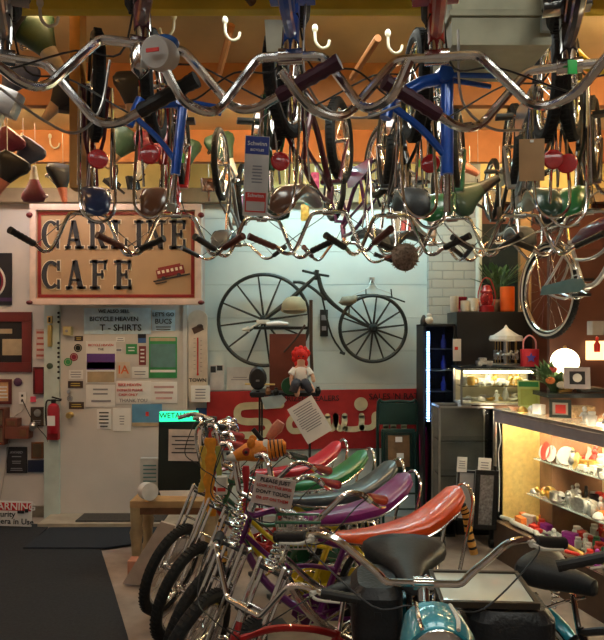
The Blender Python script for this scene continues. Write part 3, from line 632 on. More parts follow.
# ================================================================== red banner with cream lettering
YN = 5.97; a, c = P(207, 390, YN), P(421, 449, YN); bc = (a + c) / 2; BW, BH = c.x - a.x, a.z - c.z
ban = empty('banner', 'long red Schwinn banner with cream letters low on the boarded wall', 'banner', bc, (0, R(-.8), 0))
b = MB(); b.box((0, 0, 0), (BW, .02, BH), bev=.004); b.build('cloth', mat('banner_red', (.36, .018, .02), .55), ban)
bl = mat('banner_cream', (.62, .55, .36), .55)
def loc(px, py): q = P(px, py, YN) - bc; return Vector((q.x, -.016, q.z))
def stroke(pts, r, k=6):
    """flat rounded stroke"""
    b = MB(); pts = crom(pts, k) if k else [Vector(p) for p in pts]
    L = []; 
    for i, p in enumerate(pts):
        t = (pts[min(i + 1, len(pts) - 1)] - pts[max(i - 1, 0)]).normalized(); n = Vector((-t.z, 0, t.x)); L.append((p + n * r, p - n * r))
    for i in range(len(L) - 1):
        for y in (-.003,):
            q = [b.v(L[i][0]), b.v(L[i + 1][0]), b.v(L[i + 1][1]), b.v(L[i][1])]; q2 = [b.v(v.co + Vector((0, -.004, 0))) for v in q]
            b.f(q[::-1]); b.f(q2); 
            for j in range(4): b.f((q[j], q[(j + 1) % 4], q2[(j + 1) % 4], q2[j]))
    for p in (pts[0], pts[-1]): b.lathe([(0, 0), (r, 0), (r, .004), (0, .004)], c=p, axis=(0, -1, 0), n=14)
    return b
k = YN / F_PX
stroke([loc(281, 404), loc(262, 404.5), loc(245, 405), loc(239, 407.5), loc(237.5, 413), loc(240, 418.5), loc(247, 420.5), loc(258, 420.5), loc(266, 421.5), loc(269, 427), loc(266, 432), loc(258, 434), loc(236, 434)], 3.6 * k).build('letter', bl, ban, smooth=False)
stroke([loc(303, 417), loc(293, 417), loc(289, 423), loc(292, 430), loc(303, 430)], 3 * k).build('letter', bl, ban, smooth=False)
b = stroke([loc(309, 402), loc(309, 416), loc(309, 430)], 2.8 * k, 1); b.build('letter', bl, ban, smooth=False)
stroke([loc(309, 420), loc(314, 417), loc(319, 420), loc(319.5, 430)], 2.8 * k).build('letter', bl, ban, smooth=False)
stroke([loc(327.5, 416), loc(328, 424), loc(331.5, 429), loc(335, 424), loc(335.5, 416)], 2.8 * k).build('letter', bl, ban, smooth=False)
stroke([loc(335.5, 416), loc(336, 424), loc(340, 429), loc(344, 424), loc(344.5, 416)], 2.8 * k).build('letter', bl, ban, smooth=False)
stroke([loc(345, 429), loc(353, 429.5), loc(360, 428), loc(361.5, 422), loc(361.5, 416)], 2.8 * k).build('letter', bl, ban, smooth=False)
b = MB(); b.lathe([(0, 0), (.063, 0), (.063, .006), (0, .006)], c=loc(361, 404.5), axis=(0, -1, 0), n=26); b.build('letter_dot', bl, ban)
stroke([loc(361.5, 428), loc(370, 428), loc(374, 424), loc(374.5, 416), loc(380, 415), loc(385, 418), loc(385.5, 429)], 2.8 * k).build('letter', bl, ban, smooth=False)
stroke([loc(393, 429), loc(393.5, 418), loc(398, 415), loc(403, 418), loc(403.5, 429)], 2.8 * k).build('letter', bl, ban, smooth=False)
text('AUTHORIZED DEALERS', .070, mat('banner_dark', (.05, .01, .012), .6), ban, loc(300, 398.5)); text("SALES 'N RATES", .078, mat('banner_dark', (.05, .01, .012), .6), ban, loc(398, 397.5))
# ================================================================== velocipede on the wall
YV = 5.86; A = P(264, 320, YV); Bc = P(373, 328.5, YV); vel = empty('velocipede', 'antique black wooden-wheeled velocipede hung on the white boarded wall', 'bicycle', (A + Bc) / 2)
O = (A + Bc) / 2; vw = mat('black_wood', (.014, .018, .016), .4, .1, .3, 30)
def vwheel(name, c, rr, n):
    b = MB(); b.torus(c - O, (0, 1, 0), rr - .018, .017, 56, 8, 1.2); q = b.build(name, vw, vel)
    b = MB(); b.lathe([(.02, -.075), (.034, -.06), (.045, -.02), (.045, .02), (.034, .06), (.02, .075)], c=c - O, axis=(0, 1, 0), n=14); b.build('hub', iron, q)
    b = MB()
    for i in range(n):
        a = 2 * PI * (i + .25) / n; d = Vector((math.cos(a), 0, math.sin(a))); b.tube([c - O + d * .03, c - O + d * (rr - .025)], [.011, .0075], 8)
    b.build('spokes', vw, q)
vwheel('front_wheel', A, 47.5 * YV / 640, 12); vwheel('rear_wheel', Bc, 35 * YV / 640, 14)
def V(px, py, dy=0.): return P(px, py, YV) + Vector((0, dy, 0)) - O
b = MB(); b.tube([V(318, 275), V(322, 290), V(330, 301), V(345, 313), V(373, 328.5)], [.02, .022, .022, .016, .012], 10, smooth=4)
b.tube([V(293, 282), V(303, 283), V(315, 290), V(326, 300)], .014, smooth=4); b.tube([V(318, 277), V(325, 310), V(332, 336), V(343, 353)], .009, smooth=3); b.tube([V(340, 352), V(345, 354)], .014)
b.build('backbone', vw, vel)
b = MB()
for s in (-.06, .06): b.tube([V(316, 276, s * .6), V(290, 300, s), V(264, 320, s)], [.012, .022, .014], 8)
b.build('fork', vw, vel)
b = MB(); b.tube([V(303, 273, -.2), V(316, 274), V(329, 275.5, .06)], .012); b.tube([V(317, 270), V(316, 280)], .02); b.box(V(316, 273), (.05, .03, .03), bev=.006); b.build('handlebar', vw, vel)
b = MB(); b.tube([V(349, 314), V(350, 301), V(356, 296), V(372, 294.5), V(390, 297), V(405, 302)], .007, smooth=4); b.tube([V(366, 289), V(366, 296)], .006); b.tube([V(391, 289), V(392, 298)], .006); b.build('spring_bar', vw, vel)
b = MB(); b.loft([((V(339, 303) + Vector((0, 0, 0))), (.01, 0, 0), (0, .02, .0), 1), (V(342, 301), (0, .05, 0), (0, 0, .04), 1), (V(349, 301), (0, .06, 0), (0, 0, .045), 1), (V(356, 299), (0, .04, 0), (0, 0, .035), 1), (V(358, 298), (0, .01, 0), (0, 0, .01), 1)]); b.build('saddle', mat('worn_leather', (.2, .18, .13), .7, 0, .2, 20), vel)
b = MB(); b.box(V(264, 322, -.12), (.12, .05, .035), bev=.01); b.tube([V(264, 320), V(256, 326, -.1), V(250, 329, -.1)], .01); b.tube([V(250, 329, -.1), V(243, 330, -.1)], [.028, .008]); b.build('pedal', whitewall, vel)
b = MB(); c = P(372, 280, 5.97); b.box(c, (.05, .02, .05), bev=.004); b.tube([c + Vector((-.01, -.01, 0)), c + Vector((-.04, -.05, -.08)), P(352, 296, 5.92)], .003); b.tube([c + Vector((.01, -.01, 0)), c + Vector((.04, -.05, -.08)), P(392, 294, 5.92)], .003); tag(b.build('wall_bracket', dchrome), 'small metal bracket and wire holding the velocipede to the wall', 'bracket')
b = MB(); c = P(324, 323, 5.975); b.box(c, (.075, .02, .25), bev=.004); b.m = 1; b.box(c + Vector((0, -.011, .05)), (.05, .003, .05)); b.box(c + Vector((0, -.011, -.05)), (.04, .003, .04)); tag(b.build('wall_label', [black, greyink]), 'narrow black label strip on the wall inside the velocipede', 'label')
# hat on box in front of velocipede
b = MB(); c = P(294, 308, 5.55); b.lathe([(.10, -.02), (.115, -.02), (.112, .0), (.10, .05), (.07, .085), (.02, .1), (0, .1)], c=c, axis=(.0, -.35, 1), n=20); b.box(c + Vector((0, -.1, -.02)), (.2, .06, .012), bev=.005); tag(b.build('cap', mat('khaki', (.28, .25, .16), .8)), 'olive cloth cap in front of the big velocipede wheel', 'hat')
# box display with rod
bx = P(288, 362, 5.35)
b = MB(); b.box((0, 0, 0), (.30, .22, .47), bev=.005); o = b.build('cabinet_box', mat('red_brown_box', (.14, .035, .02), .45, coat=.2)); o.location = bx; tag(o, 'tall red-brown wooden box on the black stand before the velocipede', 'box')
b = MB(); c = P(281, 328, 5.3); b.box(c, (.45, .12, .025), bev=.006); b.m = 1; b.loft([(c + Vector((-.12, 0, .03)), (0, .03, 0), (0, 0, .018), 1), (c + Vector((-.02, 0, .035)), (0, .035, 0), (0, 0, .025), 1), (c + Vector((.06, 0, .03)), (0, .02, 0), (0, 0, .015), 1)]); tag(b.build('display_plank', [iron, paper]), 'black plank with a small white and pink model on top of the red-brown box', 'plank')
b = MB(); b.tube([P(311, 300, 5.1), P(311, 345, 5.1), P(312, 372, 5.1)], .014, 8); b.tube([P(305, 325, 5.1), P(295, 340, 5.15), P(284, 352, 5.2)], .009, 8); tag(b.build('wooden_pole', mat('dark_stick', (.06, .04, .03), .5)), 'dark walking stick standing in front of the seated doll', 'stick')
st = P(285, 393, 5.15); stand = empty('display_stand', 'black wire stand with flat top under the doll and wooden box', 'stand', (st.x, 5.2, 0))
b = MB(); b.box((0, .03, st.z), (.55, .42, .03), bev=.008); b.build('top', black, stand)
for sx in (-1, 1):
    for sy in (-1, 1):
        b = MB(); b.tube([(sx * .2, .03 + sy * .15, st.z), (sx * .2, .03 + sy * .15, 0)], .008); b.build('leg', black, stand)
# oval black mirror / clock
b = MB(); c = P(258, 378, 5.12); b.lathe([(0, -.02), (.06, -.02), (.075, 0), (.06, .02), (0, .02)], c=(0, 0, 0), axis=(0, -1, 0), n=24)
b.box((0, 0, -.1), (.03, .03, .04)); b.box((0, 0, -.115), (.11, .07, .012), bev=.004); b.m = 1; b.box((.0, -.022, -.015), (.03, .004, .012))
o = b.build('table_mirror', [black, dchrome]); o.location = c + Vector((0, -.02, .0)); o.scale = (.95, 1, 1.25); tag(o, 'black oval table mirror on the left end of the wire stand', 'mirror')
b = MB(); b.tube([P(245, 384, 5.1), P(275, 384.5, 5.1)], .007); tag(b.build('brass_rod', brass), 'thin brass rod lying behind the black oval mirror', 'rod')
b = MB(); c = P(274, 400, 5.0); b.prism([(-.1, .02), (-.07, -.07), (.05, -.055), (.1, -.0), (.06, .04)], c, (1, 0, 0), (0, 0, 1), .02); tag(b.build('tag_card', mat('pale_aqua_card', (.35, .45, .48), .7), smooth=False), 'pale aqua folded card hanging under the wire stand', 'card')
# ---------------- doll (continuous body through skin modifier)
def skin(name, verts, edges, radii, m, root=0, parent=None, sub=2):
    me = bpy.data.meshes.new(name); me.from_pydata(verts, edges, []); o = bpy.data.objects.new(name, me); COL.objects.link(o)
    md = o.modifiers.new('s', 'SKIN'); md.use_smooth_shade = True
    for i, r_ in enumerate(radii): me.skin_vertices[0].data[i].radius = (r_, r_) if not hasattr(r_, '__len__') else r_
    me.skin_vertices[0].data[root].use_root = True
    sm = o.modifiers.new('u', 'SUBSURF'); sm.levels = sub; sm.render_levels = sub
    dg = bpy.context.evaluated_depsgraph_get(); m2 = bpy.data.meshes.new_from_object(o.evaluated_get(dg)); bpy.data.objects.remove(o)
    m2.materials.clear(); m2.materials.append(m); m2.polygons.foreach_set('use_smooth', [True] * len(m2.polygons)); return link(name, m2, parent)
D = P(301, 392, 5.0); doll = empty('rag_doll', 'red haired rag doll in white blouse and dark trousers seated on the stand', 'doll', (D.x, 5.0, D.z + .01))
vs = [(0, 0, .04), (0, 0, .10), (0, 0, .17), (0, 0, .20), (0, -.0, .26), (-.05, 0, .165), (-.075, -.03, .11), (-.07, -.06, .04), (.05, 0, .165), (.09, -.02, .12), (.10, -.06, .07), (-.035, -.01, .035), (-.03, -.12, .05), (-.03, -.13, -.04), (.035, -.01, .035), (.06, -.12, .06), (.10, -.15, .0)]
es = [(0, 1), (1, 2), (2, 3), (3, 4), (2, 5), (5, 6), (6, 7), (2, 8), (8, 9), (9, 10), (0, 11), (11, 12), (12, 13), (0, 14), (14, 15), (15, 16)]
skin('body', vs, es, [.05, .045, .035, .02, .05, .022, .018, .016, .022, .018, .016, .035, .026, .02, .035, .026, .02], mat('doll_skin', (.62, .36, .24), .7), parent=doll)
b = MB(); b.loft([((0, 0, .06), (.056, 0, 0), (0, .05, 0), 1), ((0, 0, .12), (.056, 0, 0), (0, .048, 0), 1), ((0, 0, .175), (.05, 0, 0), (0, .04, 0), 1), ((0, 0, .195), (.022, 0, 0), (0, .022, 0), 1)])
for s in (-1, 1): b.tube([(s * .045, 0, .17), (s * .078, -.015, .125)], [.028, .03], 10)
b.build('blouse', paper, doll)
b = MB()
for s in (-1, 1): b.tube([(s * .03, .01, .05), (s * .04, -.11, .06), (s * .05 + (.03 if s > 0 else -.01), -.14, -.0)], [.048, .036, .032], 10, smooth=3)
b.build('trousers', mat('doll_black', (.02, .02, .03), .8), doll)
b = MB(); b.ell((0, .018, .275), (.058, .05, .058)); 
for i in range(9): a = R(20 + i * 40 * .9); b.ell((.055 * math.cos(a), .02, .275 + .05 * math.sin(a) * (1 if math.sin(a) > 0 else 1.5)), (.022, .02, .03))
b.build('hair', mat('doll_red', (.55, .015, .01), .8, 0, .2, 80, .4), doll)
b = MB()
for s in (-1, 1): b.ell((s * .018, -.047, .27), (.006, .004, .006))
b.m = 1; b.ell((0, -.051, .258), (.006, .008, .007)); b.box((0, -.047, .243), (.02, .004, .003)); b.build('face_features', [ink, redink], doll)
b = MB(); c = P(290, 386, 5.0); b.lathe([(0, -.02), (.065, -.02), (.07, 0), (.065, .02), (0, .02)], c=c, axis=(0, -1, 0), n=24); tag(b.build('green_tin', mat('dark_green', (.01, .07, .03), .4)), 'round dark green tin lid leaning by the doll feet', 'tin')
for i, (px, py, cm) in enumerate(((268, 390, dwood), (276, 391, iron), (318, 390, iron))):
    b = MB(); b.lathe([(0, 0), (.018, 0), (.024, .03), (.012, .05), (.014, .06), (0, .06)], c=P(px, py + 3, 4.98) + Vector((0, 0, -.01)), n=14); tag(b.build('figurine', cm), ('small brown turned ornament left of the green tin', 'small black turned ornament touching the green tin', 'small black turned ornament at the right end of the wire stand')[i], 'ornament')
# tilted white paper
sheet('notice', 'white typed paper hanging crooked in front of the red banner', 'notice', 295.5, 399.5, 324, 440, 4.85, paper, tilt=-31, lines=[(.1, .08, .9, .75, 11, greyink)])
# green folding chair leaning at the wall
YC = 5.55; c0 = P(399, 475, YC); ch = empty('folding_chair', 'dark green folding chair with worn brown panel leaning on the wall', 'chair', (c0.x, YC, 0), (R(-5), 0, 0))
chg = mat('chair_green', (.008, .035, .03), .4, .2); Hc = P(399, 403, YC).z; Wc = 40 * YC / 640
b = MB(); pts = [(-Wc / 2, 0, .03), (-Wc / 2, 0, Hc - .08), (-Wc / 2 + .06, 0, Hc), (Wc / 2 - .06, 0, Hc), (Wc / 2, 0, Hc - .08), (Wc / 2, 0, .03)]; b.tube(pts, .014, 8, smooth=4); b.tube([(-Wc / 2, 0, .32), (Wc / 2, 0, .32)], .009); b.build('frame', chg, ch)
b = MB(); b.box((0, -.005, Hc - .10), (Wc - .02, .022, .19), bev=.01); b.build('backrest', chg, ch)
b = MB(); b.box((0, -.03, Hc - .42), (Wc - .05, .035, .38), bev=.012); b.m = 1; b.box((0, -.05, Hc - .42), (Wc - .12, .012, .31), bev=.02); b.build('seat', [chg, mat('worn_brown', (.16, .09, .045), .6, 0, .3, 12)], ch)
b = MB(); b.tube([(-Wc / 2 + .03, -.06, Hc - .25), (-Wc / 2 + .03, -.07, .03)], .012); b.tube([(Wc / 2 - .03, -.06, Hc - .25), (Wc / 2 - .03, -.07, .03)], .012); b.tube([(-Wc / 2 + .03, -.07, .2), (Wc / 2 - .03, -.07, .2)], .008); b.build('rear_frame', chg, ch)
for i, (u, v) in enumerate(((0, .08), (.01, -.06))):
    b = MB(); b.box((u, -.059, Hc - .40 + v), (.06, .003, .045)); b.build('price_tag', paper, ch, smooth=False)
b = MB(); c = P(423, 450, 5.5); b.tube([(c.x, 5.5, .05), (c.x + .02, 5.55, .75), (c.x, 5.6, .95)], [.02, .045, .02], 10, smooth=4); tag(b.build('umbrella', mat('magenta', (.45, .01, .12), .6)), 'folded magenta umbrella leaning beside the green chair', 'umbrella')
# ================================================================== low table and black sign cabinet
tb = empty('low_table', 'low worn wooden table under the black sign board near the door', 'table', (P(178, 0, 4.85).x, 4.85, 0))
tt = .50; b = MB(); b.box((0, 0, tt - .03), (.62, .42, .05), bev=.005); b.m = 1; b.box((0, -.19, tt - .08), (.56, .02, .05)); b.build('tabletop', [wood, dwood], tb)
for sx in (-1, 1):
    for sy in (-1, 1):
        b = MB(); b.lathe([(.035, 0), (.045, .02), (.045, .06), (.034, .09), (.04, .2), (.05, .26), (.038, .3), (.045, .34), (.045, tt - .055)], c=(sx * .27, sy * .17, 0), n=14); b.build('leg', mat('worn_leg', (.36, .27, .15), .6, 0, .25, 9), tb)
b = MB(); c = P(141, 556, 4.7); b.box((c.x + .04, 4.55, .055), (.17, .1, .11), bev=.003); tag(b.build('brick_block', mat('salmon_block', (.5, .22, .14), .8)), 'salmon wooden block on the carpet by the table leg', 'block')
b = MB(); c = P(160, 545, 4.3); b.prism([(-.2, -.0), (.02, -.02), (.2, .38), (.06, .42)], (c.x - .06, 4.35, .02), (1, 0, 0), (0, 0, 1), .03); tag(b.build('cardboard_sheet', mat('pinkish_card', (.48, .38, .31), .8), smooth=False), 'pale cardboard panel leaning against the row of tyres', 'cardboard')
bs = empty('sign_cabinet', 'black board standing on the low table with a paper notice', 'sign', (P(182, 0, 4.8).x, 4.83, tt - .005), (R(-3), 0, R(-4)))
Wb, Hb = .37, .55; b = MB(); b.box((0, 0, Hb / 2), (Wb, .06, Hb), bev=.004); b.build('board', mat('flat_black', (.006, .012, .01), .5), bs)
b = MB(); b.box((.02, -.034, Hb - .175), (.25, .004, .235)); pp = b.build('notice', mat('notice_paper', (.55, .47, .43), .8), bs, smooth=False)
b = MB()
for i in range(5): b.box((.02, -.0375, Hb - .11 - i * .03), (.2 - (i % 2) * .05, .002, .008))
b.build('printed_lines', ink, pp, smooth=False)
b = MB(); b.prism([(-.15, -.03), (.2, -.015), (.2, .03), (-.17, .02)], (0, -.04, .015), (1, 0, 0), (0, 0, 1), .004); b.build('paper_strip', paper, bs, smooth=False)
gl = mat('green_light', (.02, .55, .30), .4, 0, 0, emit=1.6, ecol=(.03, .9, .42)); b = MB(); b.box((0, 0, 0), (.29, .05, .075), bev=.008); o = b.build('lit_sign', gl); o.location = (bs.location.x - .03, 4.84, tt + Hb + .036); o.rotation_euler = (0, R(-1), 0); tag(o, 'glowing green lit sign strip on top of the black board', 'sign')
text('WETAUOO', .055, ink, o, (0, -.027, .008))
cn = mat('mug_white', (.6, .58, .56), .3)
b = MB(); c = P(147, 486, 4.7); b.lathe([(.06, 0), (.062, .0), (.062, .1), (.055, .1)], c=(c.x, 4.66, tt + .068), axis=(.5, -.8, .1), n=24); tag(b.build('paper_roll', cn), 'white paper roll lying on the corner of the low table', 'roll')
b = MB(); b.box((P(148, 0, 4.85).x, 4.93, tt + .125), (.15, .05, .26), bev=.005); o = b.build('leaflet_holder', mat('mug_white2', (.5, .5, .48), .3)); tag(o, 'white leaflet holder standing behind the paper roll', 'holder')
b = MB(); 
for i in range(5): b.box((P(148, 0, 4.85).x, 4.903, tt + .2 - i * .03), (.1, .002, .01))
b.build('printed_lines', teal, o, smooth=False)
# ================================================================== right side cabinets
def shelfbox(b, c, d, t=.02):
    x, y, z = c; w, dd, h = d
    b.box((x, y, z + t / 2), (w, dd, t)); b.box((x, y, z + h - t / 2), (w, dd, t)); b.box((x - w / 2 + t / 2, y, z + h / 2), (t, dd, h)); b.box((x + w / 2 - t / 2, y, z + h / 2), (t, dd, h)); b.box((x, y + dd / 2 - t / 2, z + h / 2), (w, t, h))
# black tall cabinet
a = P(455, 312, 5.5); e = P(530, 312, 5.5)
b = MB(); b.box(((a.x + e.x) / 2, 5.62, a.z / 2), (e.x - a.x, .36, a.z), bev=.006); tag(b.build('tall_cabinet', mat('cabinet_black', (.010, .009, .010), .4)), 'tall matt black cabinet behind the glass display cases', 'cabinet')
sheet('notice', 'narrow white notice taped to the black cabinet beside the lit cooler', 'notice', 453, 339, 461, 361, 5.25, paper, patches=[('red_mark', .2, .35, .6, .5, redink)])
# cooler with LED strip
ca = P(423, 324, 5.4); cb_ = P(455, 324, 5.4); cool = empty('display_cooler', 'tall glass fronted cooler with a blue light strip along its left edge', 'cooler', ((ca.x + cb_.x) / 2, 5.55, 0))
w_ = cb_.x - ca.x; zt = ca.z
b = MB(); shelfbox(b, (0, 0, 0), (w_, .32, zt), .018); b.build('body', black, cool)
for i, z in enumerate((1.0, 1.22, 1.40, 1.58)):
    b = MB(); b.box((0, 0, z), (w_ - .04, .26, .008)); b.build('shelf', dchrome, cool, smooth=False)
b = MB(); b.box((.01, -.165, zt / 2), (w_ - .05, .006, zt - .06)); b.build('glass_door', mat('smoked_glass', (.5, .6, .75), .05, 0, 0, trans=1., ior=1.15), cool, smooth=False)
led = mat('blue_led', (.3, .55, 1), .4, 0, 0, emit=14, ecol=(.25, .5, 1.)); b = MB()
for i in range(34): b.box((-w_ / 2 + .04, -.172, .98 + i * (zt - 1.03) / 34), (.022, .006, .011))
b.build('light_strip', led, cool, smooth=False)
bot = mat('blue_bottle', (.12, .12, .55), .2); 
for i, z in enumerate((1.004, 1.224, 1.404, 1.584)):
    b = MB(); b.lathe([(0, 0), (.022, 0), (.024, .06), (.01, .09), (.01, .12), (0, .12)], n=12); o = b.build('bottle', bot); o.location = (cool.location.x + .06, 5.5, z); tag(o, 'blue bottle on the ' + ORD[i] + ' shelf from the bottom of the lit cooler', 'bottle', 'bottles in the lit cooler')
b = MB(); b.lathe([(0, 0), (.03, 0), (.03, .03), (.02, .06), (.008, .08), (0, .08)], c=(P(426, 322, 5.4).x, 5.5, zt), n=14); tag(b.build('small_bottle', black), 'small black bottle on the top left corner of the cooler', 'bottle')
b = MB(); b.ell((P(431, 318, 5.4).x, 5.48, zt + .035), (.035, .03, .035)); b.ell((P(431, 318, 5.4).x, 5.48, zt + .075), (.022, .02, .02)); tag(b.build('white_figurine', whitewall), 'white rounded figurine beside the small black bottle', 'figurine')
# cups on the tall cabinet
zc = a.z; mugm = mat('stoneware', (.55, .50, .42), .4)
def mug_mesh(h=.09, r=.04, handle=True):
    b = MB(); b.lathe([(0, 0), (r * .8, 0), (r, .01), (r, h), (r * .88, h), (r * .85, .015), (0, .012)], n=20)
    if handle: b.tube([(r * .95, 0, h * .8), (r * 1.6, 0, h * .75), (r * 1.6, 0, h * .3), (r * .95, 0, h * .2)], .006, 6, smooth=3)
    return b
for (px, hh, rr, m_, hd, nm, lb) in ((450, .14, .035, mugm, False, 'vase', 'tall cream jar above the cooler, leftmost of the row'), (461, .10, .04, mugm, True, 'mug', 'cream mug with handle on top of the black cabinet'), (469, .12, .045, mat('ivory', (.6, .57, .5), .4), True, 'pitcher', 'ivory pitcher with handle on top of the black cabinet'), (503, .22, .062, mat('orange_glaze', (.65, .10, .01), .35, coat=.3), False, 'vase', 'bright orange vase on top of the black cabinet')):
    o = mug_mesh(hh, rr, hd).build(nm, m_); o.location = (P(px, 0, 5.55).x + .04, 5.56, zc); tag(o, lb, nm)
b = MB(); b.lathe([(0, 0), (.05, 0), (.05, .01), (.03, .03), (.045, .1), (.06, .13), (.055, .14), (0, .14)], n=18); o = b.build('lamp_base', mat('dark_red_glass', (.25, .01, .02), .25, coat=.5)); o.location = (P(463, 0, 5.6).x, 5.68, zc); tag(o, 'small dark red glass cup behind the cream mug', 'cup')
lan = empty('red_lantern', 'red railway lantern on the black cabinet left of the orange vase', 'lantern', (P(487, 0, 5.55).x, 5.56, zc)); rl = mat('lantern_red', (.30, .01, .012), .35, coat=.4)
b = MB(); b.lathe([(0, 0), (.065, 0), (.065, .05), (.05, .06), (0, .06)], n=20); b.build('fuel_tank', rl, lan)
b = MB(); b.lathe([(.04, .06), (.055, .09), (.055, .14), (.04, .17)], n=20); b.build('glass_globe', mat('red_glass', (.8, .05, .05), .1, 0, 0, trans=.8), lan)
b = MB(); b.lathe([(.05, .17), (.055, .18), (.04, .2), (.03, .23), (.0, .24)], n=20); b.build('cap', rl, lan)
b = MB(); b.tube([(-.06, 0, .05), (-.075, 0, .15), (-.04, 0, .27), (0, 0, .30), (.04, 0, .27), (.075, 0, .15), (.06, 0, .05)], .005, 6, smooth=4); b.build('handle', rl, lan)
def leafy(name, label, cat, c, n, spread, h, m, seed, flowers=None, fm=None, pot=None):
    r_ = random.Random(seed); o = empty(name, label, cat, c); b = MB()
    for i in range(n):
        a = r_.uniform(0, 2 * PI); L = r_.uniform(.4, 1); d = Vector((math.cos(a) * spread * L, math.sin(a) * spread * L * .6, h * r_.uniform(.5, 1))); p0 = Vector((0, 0, 0)); mid = d * .5 + Vector((0, 0, h * .15))
        b.tube([p0, mid, d], .002, 4); u = (d - mid).normalized(); s = u.cross(Vector((0, 0, 1))); s = s.normalized() if s.length > .01 else Vector((1, 0, 0)); lw = r_.uniform(.012, .022); ll = r_.uniform(.05, .085)
        q = [d - u * ll * .4, d + s * lw, d + u * ll * .6, d - s * lw]; nn = u.cross(s) * .004
        for k_ in (0,): b.prism([(0, -lw), (ll * .5, -lw * .9), (ll, 0), (ll * .5, lw * .9), (0, lw)], d - u * ll * .4, u, s, .002)
    b.build('leaves', m, o)
    if flowers:
        for j, (fx_, fy_, fz_, fr_, fm_) in enumerate(flowers):
            b = MB(); b.ell((fx_, fy_, fz_), (fr_ * .5,) * 3, n=8, m=5)
            for t in range(9): a = 2 * PI * t / 9; b.ell((fx_ + math.cos(a) * fr_ * .7, fy_ - .005, fz_ + math.sin(a) * fr_ * .5), (fr_ * .45, fr_ * .35, fr_ * .35), n=7, m=5)
            b.build('flower', fm_, o)
    if pot: 
        b = MB(); b.lathe([(0, -pot[1]), (pot[0] * .7, -pot[1]), (pot[0], -pot[1] * .3), (pot[0] * .75, 0), (pot[0] * .6, 0), (0, -.02)], n=20); b.build('pot', pot[2], o)
    return o
leafm = mat('leaf_green', (.04, .10, .035), .6, 0, .3, 20); leafy('houseplant', 'dark leafy houseplant on the black cabinet under the ceiling pipe', 'plant', (P(497, 0, 5.7).x, 5.7, zc + .12), 60, .22, .30, leafm, 3, pot=(.06, .12, dwood))
# small glass case on glass cabinet (left of counter)
metal = mat('brushed_frame', (.35, .34, .32), .35, .8)
def glasscase(name, label, cx, cy, z0, w, d, h, ns, dark=False, legs=0, light=0):
    o = empty(name, label, 'display case', (cx, cy, z0)); t = .014
    b = MB()
    for sx in (-1, 1):
        for sy in (-1, 1): b.box((sx * (w / 2 - t / 2), sy * (d / 2 - t / 2), h / 2), (t, t, h))
    for z in (t / 2, h - t / 2):
        for sy in (-1, 1): b.box((0, sy * (d / 2 - t / 2), z), (w, t, t))
        for sx in (-1, 1): b.box((sx * (w / 2 - t / 2), 0, z), (t, d, t))
    b.build('frame', metal, o, smooth=False)
    b = MB(); b.box((0, d / 2 - .02, h / 2), (w - .03, .006, h - .03)); b.box((0, 0, .012), (w - .02, d - .02, .012)); b.build('back_panel', mat('case_back_dark', (.13, .125, .12), .6) if dark else mat('case_back_light', (.6, .52, .35), .6), o, smooth=False)
    b = MB(); b.box((0, -d / 2 + .004, h / 2), (w - .02, .004, h - .02)); b.build('glass_pane', glass, o, smooth=False)
    for i in range(ns): b = MB(); b.box((0, 0, h * (i + 1) / (ns + 1)), (w - .03, d - .04, .006)); b.build('shelf', glass, o, smooth=False)
    if light:
        b = MB(); b.box((0, -d / 2 + .03, h - .03), (w - .06, .02, .015)); b.build('tube_light', mat('case_lamp', (1, .9, .65), .5, 0, 0, emit=light, ecol=(1, .85, .55)), o, smooth=False)
    return o
x0c, x1c = P(459, 0, 5.15).x, P(536, 0, 5.15).x; zq0, zq1 = P(0, 404, 5.15).z, P(0, 368, 5.15).z
_tc = glasscase('tabletop_case', 'small lit glass case on top of the dark cabinet, full of silver models', (x0c + x1c) / 2, 5.22, zq0, x1c - x0c, .26, zq1 - zq0, 1, light=110)
b = MB(); b.box(((x0c + x1c) / 2, 5.21, zq1 + .008), (x1c - x0c + .03, .32, .014), bev=.003); adopt(b.build('lid', mat('dark_top', (.02, .025, .03), .2)), _tc)
xk0, xk1 = P(438, 0, 5.1).x, P(494, 0, 5.1).x
gc = glasscase('glass_cabinet', 'dark empty glass cabinet with wheels standing left of the lit counter', (xk0 + xk1) / 2, 5.22, .30, xk1 - xk0, .30, P(0, 406, 5.1).z - .30, 2, dark=True)
b = MB(); b.box(((x0c + x1c) / 2 + .15, 5.24, zq0 - .02), (x1c - x0c, .3, .03)); tag(b.build('support_board', dwood, smooth=False), 'brown board under the small lit glass case', 'board')
b = MB(); b.box(((xk1 + x1c) / 2 + .05, 5.26, (zq0 - .04) / 2), (x1c - xk1, .26, zq0 - .04)); tag(b.build('back_cabinet', black, smooth=False), 'black cupboard holding up the small lit case behind the counter', 'cupboard')
for i, px in enumerate((442, 490)):
    b = MB(); b.lathe([(0, -.015), (.035, -.015), (.035, .015), (0, .015)], c=(0, 0, .035), axis=(1, 0, 0), n=16); b.box((0, 0, .15), (.03, .03, .3)); q = b.build('caster', black, gc); q.location = (P(px, 0, 5.15).x - gc.location.x, -.1, -.30)
for (x_0, y_0, x_1, y_1, Y_, tl, lb, mm) in ((457, 457, 467, 472, 4.9, 3, 'small white price card at the left, leaning on the glass cabinet', paper), (478, 458, 491, 475, 4.88, 4, 'white price card at the right, above the black framed prints', paper)):
    sheet('price_card', lb, 'card', x_0, y_0, x_1, y_1, Y_, mm, tilt=tl, lines=[(.15, .2, .85, .8, 4, greyink)])
o = sheet('framed_print', 'black framed narrow print leaning on the glass cabinet, left one', 'frame', 456, 470, 475, 520, 4.92, mat('pale_print', (.4, .39, .4), .4), thick=.015, tilt=3, frame=black, fw=.12)
